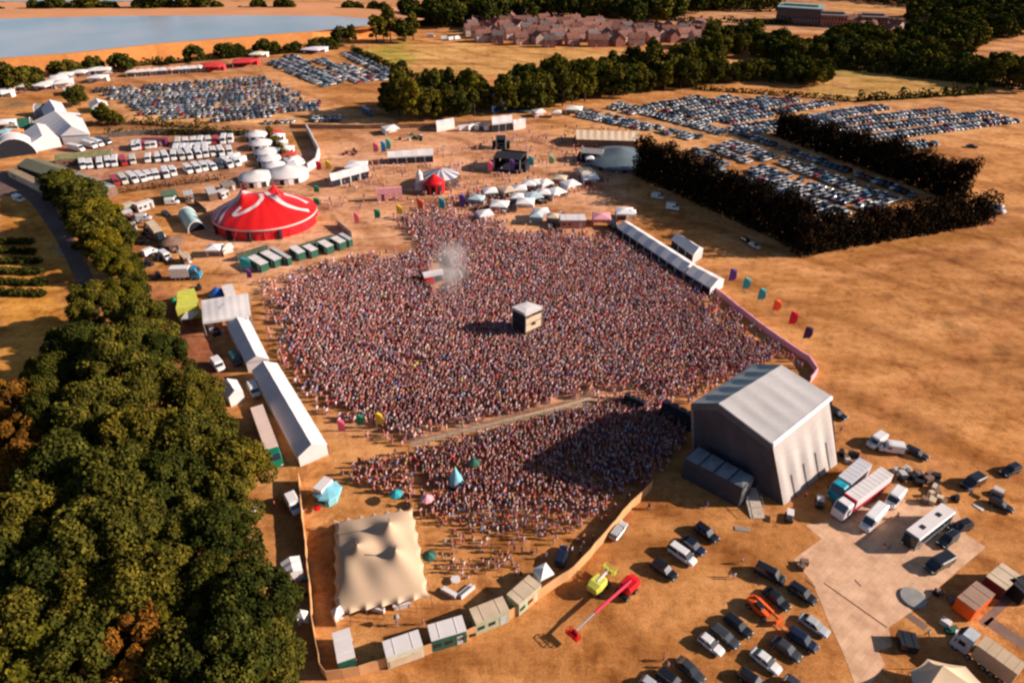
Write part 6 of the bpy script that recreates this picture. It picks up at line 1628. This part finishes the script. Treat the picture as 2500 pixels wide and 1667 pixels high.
for i, x in enumerate(range(770, 1180, 42)):
    gazebo('pale stall in the row along the bank road, %s from left' % ordw(i + 1), 'A', x, 437 - (x - 770) * .07, 7, 'pale stalls along the bank road', random.choice(((.6, .5, .45), (.62, .35, .28), (.55, .55, .58))), 2.6)
for i, (x, y) in enumerate([(265, 510), (330, 490), (370, 500), (345, 470), (385, 455), (470, 440), (570, 470), (600, 425), (560, 425), (20, 560), (130, 520)]):
    gazebo('white tent behind the camp near the dark trees, %s in the cluster' % ordw(i + 1), 'A', x, y, 9, 'white tents behind the camp', (.62, .58, .56), 2.8)
for i, (x, y, s) in enumerate([(1590, 790, 6), (1600, 810, 5), (1625, 850, 5), (1645, 885, 6), (1665, 920, 6), (1690, 950, 7), (1700, 975, 6)]):
    gazebo('small stall beside the narrow green hedge, %s from the top' % ordw(i + 1), 'A', x, y, s, 'stalls beside the narrow green hedge', ((.66, .62, .6), (.45, .05, .03))[i in (0, 4)], 2.5)
for i, (x, y) in enumerate([(710, 215), (790, 228), (830, 232), (860, 228), (1800, 175)][:4]):
    van_at('white vehicle parked at the edge of the golden field, %s from left' % ordw(i + 1), q('B', x, y), 6, .3 * i, WV, 2.6, 'vehicles at the edge of the golden field')
van('blue and white lorry van beside the left tree clump', 'B', (310, 605), (375, 640), (.03, .08, .16), 3.0)
for i, (x, y) in enumerate([(905, 750), (945, 745), (980, 742), (1020, 745)]):
    van_at('pale van near the tree belt marquee, %s from left' % ordw(i + 1), q('B', x, y), 6, R(20 + 30 * i), WV, 2.6, 'vans near the tree belt marquee')

# ------------------------------------------------------------------ people
def human(pose):
    """joints with radii; grown into one continuous body by a Skin modifier"""
    J = dict(pel=(0, 0, .93, .135), sp=(0, 0, 1.12, .125), ch=(0, .01, 1.33, .15), nk=(0, .01, 1.49, .058), hd=(0, .03, 1.62, .105), tp=(0, .02, 1.73, .075))
    arm = {'stand': [(.20, 0, 1.42, .06), (.25, .02, 1.15, .045), (.24, .12, .92, .034)], 'wave': [(.20, 0, 1.43, .06), (.30, .06, 1.66, .045), (.22, .10, 1.92, .036)], 'walk': [(.20, 0, 1.42, .06), (.24, -.10, 1.17, .045), (.22, .05, .97, .034)], 'sit': [(.20, .0, .93, .06), (.27, .06, .70, .045), (.20, .28, .56, .036)]}[pose]
    leg = {'stand': [(.10, 0, .84, .10), (.12, .02, .48, .066), (.13, 0, .09, .045), (.14, .13, .04, .04)], 'wave': [(.10, 0, .84, .10), (.13, .02, .48, .066), (.15, 0, .09, .045), (.16, .13, .04, .04)], 'walk': [(.10, .02, .84, .10), (.11, .16, .50, .066), (.11, .26, .10, .045), (.11, .38, .06, .04)], 'sit': [(.11, .1, .16, .10), (.17, .42, .44, .066), (.16, .66, .10, .045), (.16, .80, .06, .04)]}[pose]
    leg2 = [(a, -b if pose == 'walk' else b, c, d) for a, b, c, d in leg]
    if pose == 'walk': leg2[3] = (.11, -.18, .05, .04)
    off = -.73 if pose == 'sit' else 0
    V, E, Rr = [], [], []
    for k in ('pel', 'sp', 'ch', 'nk', 'hd', 'tp'):
        x, y, z, r = J[k]; V.append((x, y, z + off)); Rr.append(r)
    E += [(0, 1), (1, 2), (2, 3), (3, 4), (4, 5)]
    def chain(start, pts, sx, o2=0):
        prev = start
        for x, y, z, r in pts: V.append((x * sx, y, z + o2)); Rr.append(r); E.append((prev, len(V) - 1)); prev = len(V) - 1
    ao = 0 if pose != 'sit' else -.24
    for s in (-1, 1):
        a = arm if not (pose == 'wave' and s < 0 and False) else arm
        chain(2, a, s, ao)
        chain(0, leg if s > 0 else leg2, s, 0)
    me = bpy.data.meshes.new('skel'); me.from_pydata(V, E, []); o = bpy.data.objects.new('skel', me); C.objects.link(o)
    md = o.modifiers.new('skin', 'SKIN'); md.use_smooth_shade = True
    sv = me.skin_vertices[0].data
    for i, r in enumerate(Rr): sv[i].radius = (r, r * (.72 if i in (0, 1, 2) else 1.0))
    sv[0].use_root = True
    return o
def skin_to_mesh(pose, sub):
    o = human(pose)
    if sub: o.modifiers.new('sub', 'SUBSURF').levels = 1
    dg = bpy.context.evaluated_depsgraph_get(); ev = o.evaluated_get(dg)
    me = bpy.data.meshes.new_from_object(ev)
    old = o.data; bpy.data.objects.remove(o); bpy.data.meshes.remove(old)
    return me
def zone(p, pose):
    x, y, z = p
    off = -.73 if pose == 'sit' else 0
    zz = z - off
    if zz > 1.53 and abs(x) < .15: return 3 if (zz > 1.66 or y < -.005) else 0
    if pose == 'sit':
        if z > .62 - 0 and abs(x) < .16 and z > .66: return 0
        if z > .28 and abs(x) < .24 and y < .12: return 1
        if y < .36: return 2
        return 0
    if zz > 1.46 and abs(x) < .12: return 0
    if abs(x) > .19 and (pose != 'wave' or z < 1.25 or z > 1.5) and z < 1.30 and z > .6: return 0
    if pose == 'wave' and z > 1.5: return 0
    if z > .93: return 1
    if z > .5: return 2
    return 0
POSES = ['stand', 'wave', 'walk', 'sit']
HM = {}
for pz in POSES:
    base = skin_to_mesh(pz, 1)
    base.materials.clear()
    mi = [zone(p.center, pz) for p in base.polygons]
    for bn, bm_ in (('dark', SHORTS), ('denim', DENIM), ('pale', LIGHTB)):
        me = base.copy(); me.name = 'person'
        for m in (SKIN, PLAIN, bm_, HAIR): me.materials.append(m)
        me.polygons.foreach_set('material_index', mi); me.polygons.foreach_set('use_smooth', [True] * len(mi))
        HM[(pz, bn)] = me
LOWP = {}
for pz in POSES[:3]:
    me = skin_to_mesh(pz, 0)
    V = np.array([v.co[:] for v in me.vertices]); T = []; Z = []
    for p in me.polygons:
        vs = list(p.vertices); z = zone(p.center, pz)
        for k in range(1, len(vs) - 1): T.append((vs[0], vs[k], vs[k + 1])); Z.append(z)
    LOWP[pz] = (V, np.array(T), np.array(Z)); print(pz, len(T))
SHIRT = [((.66, .58, .60), 'white', 22), ((.03, .03, .04), 'black', 9), ((.52, .03, .04), 'red', 20), ((.55, .20, .22), 'pink', 16), ((.03, .05, .16), 'navy', 8), ((.10, .20, .46), 'blue', 9), ((.52, .28, .22), 'peach', 16), ((.34, .28, .36), 'grey', 11), ((.60, .16, .05), 'orange', 8), ((.05, .20, .12), 'green', 2), ((.55, .42, .08), 'yellow', 2), ((.03, .30, .32), 'teal', 1), ((.20, .05, .09), 'maroon', 14)]
SL = [s for s in SHIRT for _ in range(s[2])]
def crowd():
    rg = np.random.default_rng(17); pts = []
    def fill(c, poly, step, keep, clump=0.0, avoid=()):
        g = gpoly(c, poly); xs = [p[0] for p in g]; ys = [p[1] for p in g]
        X, Y = np.meshgrid(np.arange(min(xs), max(xs), step), np.arange(min(ys), max(ys), step))
        X = X + rg.uniform(-.42, .42, X.shape) * step; Y = Y + rg.uniform(-.42, .42, Y.shape) * step
        ok = inside(g, X, Y)
        nz = np.array([mnoise.noise(Vector((float(a) * .06, float(b) * .06, 3.1))) + .6 * mnoise.noise(Vector((float(a) * .25, float(b) * .25, 9.1))) for a, b in zip(X.ravel(), Y.ravel())]).reshape(X.shape)
        pk = keep * np.clip(1 + clump * nz * 2.2, 0, 1.6)
        ed = np.clip(edge_dist(g, X, Y) / (7.0 if step == .80 else 2.5), .25, 1)
        ok &= rg.random(X.shape) < pk * ed
        for a in avoid: ok &= ~inside(gpoly(*a), X, Y)
        for a, b in zip(X[ok], Y[ok]): pts.append((a, b))
    stg = ('K', [(520, 560), (1200, 200), (1600, 480), (1620, 1000), (1215, 1290), (500, 1010)])
    tow = ('S', [(1480, 1100), (1700, 960), (1950, 1080), (1700, 1270)])
    wk = ('I', [(1170, 862), (2352, 592), (2520, 540), (2520, 480), (2352, 520), (1170, 815)])
    smk = ('s', [(1048, 650), (1085, 625), (1110, 690), (1070, 720), (1050, 705)])
    fill('X', [(640, 745), (660, 660), (760, 615), (880, 600), (960, 570), (900, 505), (1080, 500), (1120, 530), (1400, 540), (1590, 645), (1650, 690), (1850, 850), (1790, 870), (1600, 930), (1510, 935), (1440, 902), (930, 1030), (860, 1000), (780, 960), (690, 900), (640, 830)], .80, 1.0, .30, [stg, tow, wk, smk])
    fill('X', [(930, 1040), (1440, 905), (1520, 930), (1600, 950), (1580, 1010), (1545, 1070), (1495, 1105), (1440, 1150), (1300, 1150), (1100, 1150), (990, 1140), (950, 1090)], .79, 1.0, .2, [stg, wk])
    fill('X', [(960, 1130), (1430, 1130), (1450, 1150), (1390, 1200), (1290, 1240), (1120, 1240), (1000, 1200)], .82, 1.2, .45)
    fill('X', [(1380, 1200), (1500, 1110), (1460, 1180), (1330, 1290), (1240, 1300)], 1.0, .6, .8)
    fill('X', [(770, 1060), (950, 1040), (970, 1150), (1150, 1240), (1290, 1240), (1240, 1330), (1000, 1340), (960, 1170), (800, 1120)], 1.0, .62, 1.3)
    fill('X', [(590, 650), (760, 600), (880, 580), (960, 560), (890, 500), (1080, 440), (1180, 480), (1160, 540), (640, 770), (700, 900), (860, 1010), (740, 960), (640, 830), (600, 740)], 1.15, .55, .8)
    fill('X', [(740, 420), (860, 370), (1300, 290), (1400, 380), (1100, 450), (880, 500), (740, 480)], 2.2, .26, 1.0)
    fill('X', [(1080, 440), (1350, 400), (1430, 350), (1440, 380), (1380, 440), (1120, 500)], 1.6, .35, .8)
    fill('X', [(1300, 290), (1470, 300), (1460, 340), (1330, 340)], 2.2, .3, .8)
    fill('M', [(480, 340), (800, 90), (850, 130), (560, 380)], 1.3, .16, 1.0)
    fill('K', [(320, 1180), (1000, 1330), (900, 1370), (420, 1250)], 1.5, .18, .6)
    ex = [('M', 1545, 590), ('M', 1480, 715), ('M', 1440, 700), ('M', 905, 1385), ('M', 935, 1440), ('L', 1130, 1240), ('L', 590, 420), ('N', 960, 340), ('N', 1010, 350), ('J', 790, 1110), ('J', 475, 1240), ('J', 500, 1390), ('J', 980, 1100), ('N', 1360, 1140), ('L', 250, 1050), ('H', 1975, 110), ('J', 1260, 760), ('J', 1680, 760)]
    extra = [tuple(q(c, x, y)[:2]) for c, x, y in ex]
    def rank(p): return math.sqrt(p[0] ** 2 + p[1] ** 2 + CAM_H ** 2)
    def vis(p):
        a, b = px_of(p[0], p[1]); return -5 < a < 2505 and b < 1672
    allp = sorted([p for p in pts if vis(p)], key=rank)
    near_ = extra + allp[:300 - len(extra)]; rest = allp[300 - len(extra):]
    print('people', len(allp))
    marks = [(q('J', 650, 600), 'the stretch tent'), (q('J', 1220, 860), 'the corner bench'), (q('J', 1500, 1000), 'the trailer row'), (q('I', 590, 1230), 'the blue kiosk'), (q('I', 1510, 1120), 'the blue teepee'), (q('s', 1450, 1250), 'the fence bend'),
             (q('M', 1300, 700), 'the parked cars'), (q('L', 700, 1100), 'the lorries'), (q('K', 900, 1300), 'the stage ramp'), (q('s', 1240, 1290), 'the picnic field'), (q('s', 1050, 1250), 'the tent corner'), (q('s', 900, 1120), 'the kiosk path')]
    rg2 = random.Random(4); info = []
    for p in near_:
        ds = sorted(((p[0] - m.x) ** 2 + (p[1] - m.y) ** 2, n) for m, n in marks); info.append([p, ds[0][1], ds[0][0]])
    byl = {}
    for it in sorted(info, key=lambda t: t[2]): byl[it[1]] = byl.get(it[1], 0) + 1; it.append(byl[it[1]])
    for j, (p, land, dd, rk) in enumerate(info):
        pose = rg2.choices(POSES, (50, 8, 18, 24))[0]; bn = rg2.choices(('dark', 'denim', 'pale'), (50, 30, 20))[0]; sh = rg2.choice(SL)
        if j < len(extra): pose = rg2.choice(('stand', 'walk'))
        o = link('person', HM[(pose, bn)], None, (p[0], p[1], 0), rg2.uniform(0, 6.28), sh[0])
        s = rg2.uniform(.93, 1.06); o.scale = (s * 1.12, s * 1.12, s)
        verb = {'stand': 'standing', 'wave': 'waving', 'walk': 'walking', 'sit': 'sitting'}[pose]
        tag(o, 'person in %s top and %s %s, %s, %s nearest to %s' % (sh[1], bn, 'shorts', verb, ordw(rk), land), 'person', 'people in the lower arena')
    # everyone farther off: one crowd
    N = len(rest); PR = np.array(rest); who = rg.random(N); ang = rg.uniform(0, 2 * np.pi, N); S = rg.uniform(.90, 1.07, N)
    tow_c = np.array((40., 105.)); 
    # the audience mostly faces the stage
    face = np.arctan2(tow_c[1] - PR[:, 1], tow_c[0] - PR[:, 0]) - np.pi / 2
    dense = rg.random(N) < .8; ang = np.where(dense, face + rg.normal(0, .35, N), ang)
    shirt = np.array([SL[i][0] for i in rg.integers(0, len(SL), N)]); skin = np.array((.62, .31, .25)) * rg.uniform(.65, 1.15, (N, 1))
    hairs = np.array([(.04, .02, .01), (.10, .05, .02), (.30, .17, .07), (.015, .012, .012)])[rg.integers(0, 4, N)]
    hats = rg.random(N) < .12; hairs[hats] = (.5, .42, .36)
    bott = np.array([(.02, .022, .04), (.06, .10, .20), (.40, .34, .28), (.012, .012, .015), (.22, .20, .2)])[rg.integers(0, 5, N)]
    topless = rg.random(N) < .16; shirt[topless] = skin[topless]
    AV, AF, AC, off = [], [], [], 0
    for k, pz in enumerate(('stand', 'wave', 'walk')):
        sel = (who < .70) if k == 0 else ((who >= .70) & (who < .85)) if k == 1 else who >= .85
        V, T, Z = LOWP[pz]; n = sel.sum(); ca, sa = np.cos(ang[sel])[:, None], np.sin(ang[sel])[:, None]; s = S[sel][:, None]
        x, y, z = V[None, :, 0] * s * 1.42, V[None, :, 1] * s * 1.42, V[None, :, 2] * s
        VV = np.stack([x * ca - y * sa + PR[sel][:, :1], x * sa + y * ca + PR[sel][:, 1:], z + 0 * ca], -1).reshape(-1, 3)
        FF = (T[None] + (np.arange(n) * len(V))[:, None, None]).reshape(-1, 3) + off
        pal = np.stack([skin[sel], shirt[sel], bott[sel], hairs[sel]], 1)
        pal = pal * (.84, .80, .86)
        AC.append(pal[:, Z].reshape(-1, 3)); AV.append(VV); AF.append(FF); off += len(VV)
    AV, AF, AC = np.concatenate(AV), np.concatenate(AF), np.concatenate(AC)
    me = bpy.data.meshes.new('crowd'); fill_mesh(me, AV, AF)
    at = me.attributes.new('tint', 'FLOAT_COLOR', 'FACE'); at.data.foreach_set('color', np.concatenate([AC, np.ones((len(AC), 1))], 1).astype(np.float32).ravel())
    me.materials.append(TINT)
    o = struct(link('crowd', me), 'stuff'); tag(o, 'dense crowd of festivalgoers packed in front of the stage', 'crowd')
crowd()

# small red and white pop-up bar in the crowd with pale smoke drifting from it
def popup():
    cen, Ln, ang = seg('S', (290, 400), (560, 350), 2.6); cen.z = 0
    r = thing('popup_stage', 'red and white pop up stage in the crowd beside pale smoke', 'stage', cen, ang)
    m = MB(); m.loft([[(-Ln / 2, -1.8, 2.5), (-Ln / 2, 1.8, 2.5), (-Ln / 2, 0, 3.5)], [(Ln / 2, -1.8, 2.5), (Ln / 2, 1.8, 2.5), (Ln / 2, 0, 3.5)]]); m.build('roof', WHITE, r)
    MB().box(-Ln * .25, -1.6, 0, Ln * .5, .3, 2.4).build('front_panel', RED, r); MB().box(0, .4, 0, Ln * .9, 2.2, 1.0).build('deck', BLACKC, r); MB().box(-Ln * .45, 0, 0, .3, 3.2, 2.4).build('side_panel', M('deep_red_cloth', (.2, .01, .02), .6), r)
    for s in (-1, 1):
        for t in (-1, 1): MB().tube((s * Ln * .47, t * 1.6, 0), (s * Ln * .47, t * 1.6, 2.6), .08, n=5).build('leg', STEEL, r)
    for i, (x, y) in enumerate(((105, 420), (265, 345))): round_tent('small %s dome just left of the pop up stage' % ('pink' if not i else 'red'), 'S', x, y, 1.5, 2.4, PINK if not i else RED, name='dome_tent', wall=.6)
    c0 = q('S', 600, 420, 3)
    m = MB(); m.lathe(0, 0, [(.1, -3.2), (6, -2.6), (8, 0), (6, 3.5), (.1, 6)], 24, 0, .85, 2.4)
    sm = m.build('smoke', None if False else []); sm.location = (c0.x + 1, c0.y + 4, 3.3)
    mt = bpy.data.materials.new('pale_smoke'); mt.use_nodes = True; nt = mt.node_tree; nt.nodes.clear()
    out = nt.nodes.new('ShaderNodeOutputMaterial'); pv = nt.nodes.new('ShaderNodeVolumePrincipled'); pv.inputs['Color'].default_value = (.95, .9, .88, 1)
    geo = nt.nodes.new('ShaderNodeTexCoord'); n = noise_node(nt, .16, 4, .6, vec=geo.outputs['Object'])
    ln = nt.nodes.new('ShaderNodeVectorMath'); ln.operation = 'LENGTH'
    mpn = nt.nodes.new('ShaderNodeMapping'); mpn.inputs['Scale'].default_value = (1 / 6.8, 1 / 19., 1 / 6.)
    nt.links.new(geo.outputs['Object'], mpn.inputs['Vector']); nt.links.new(mpn.outputs[0], ln.inputs[0])
    fall = nt.nodes.new('ShaderNodeMapRange'); fall.inputs[1].default_value = 1.0; fall.inputs[2].default_value = .2; fall.inputs[3].default_value = 0; fall.inputs[4].default_value = 1
    nt.links.new(ln.outputs['Value'], fall.inputs[0])
    nr = nt.nodes.new('ShaderNodeMapRange'); nr.inputs[1].default_value = .36; nr.inputs[2].default_value = .70; nr.inputs[3].default_value = 0; nr.inputs[4].default_value = .14
    nt.links.new(n.outputs[0], nr.inputs[0])
    mu = nt.nodes.new('ShaderNodeMath'); mu.operation = 'MULTIPLY'; nt.links.new(fall.outputs[0], mu.inputs[0]); nt.links.new(nr.outputs[0], mu.inputs[1])
    nt.links.new(mu.outputs[0], pv.inputs['Density']); nt.links.new(pv.outputs[0], out.inputs['Volume'])
    sm.data.materials.append(mt); struct(sm, 'stuff'); tag(sm, 'pale smoke drifting over the crowd beside the pop up stage', 'smoke')
popup()
print('objects', len(bpy.data.objects))
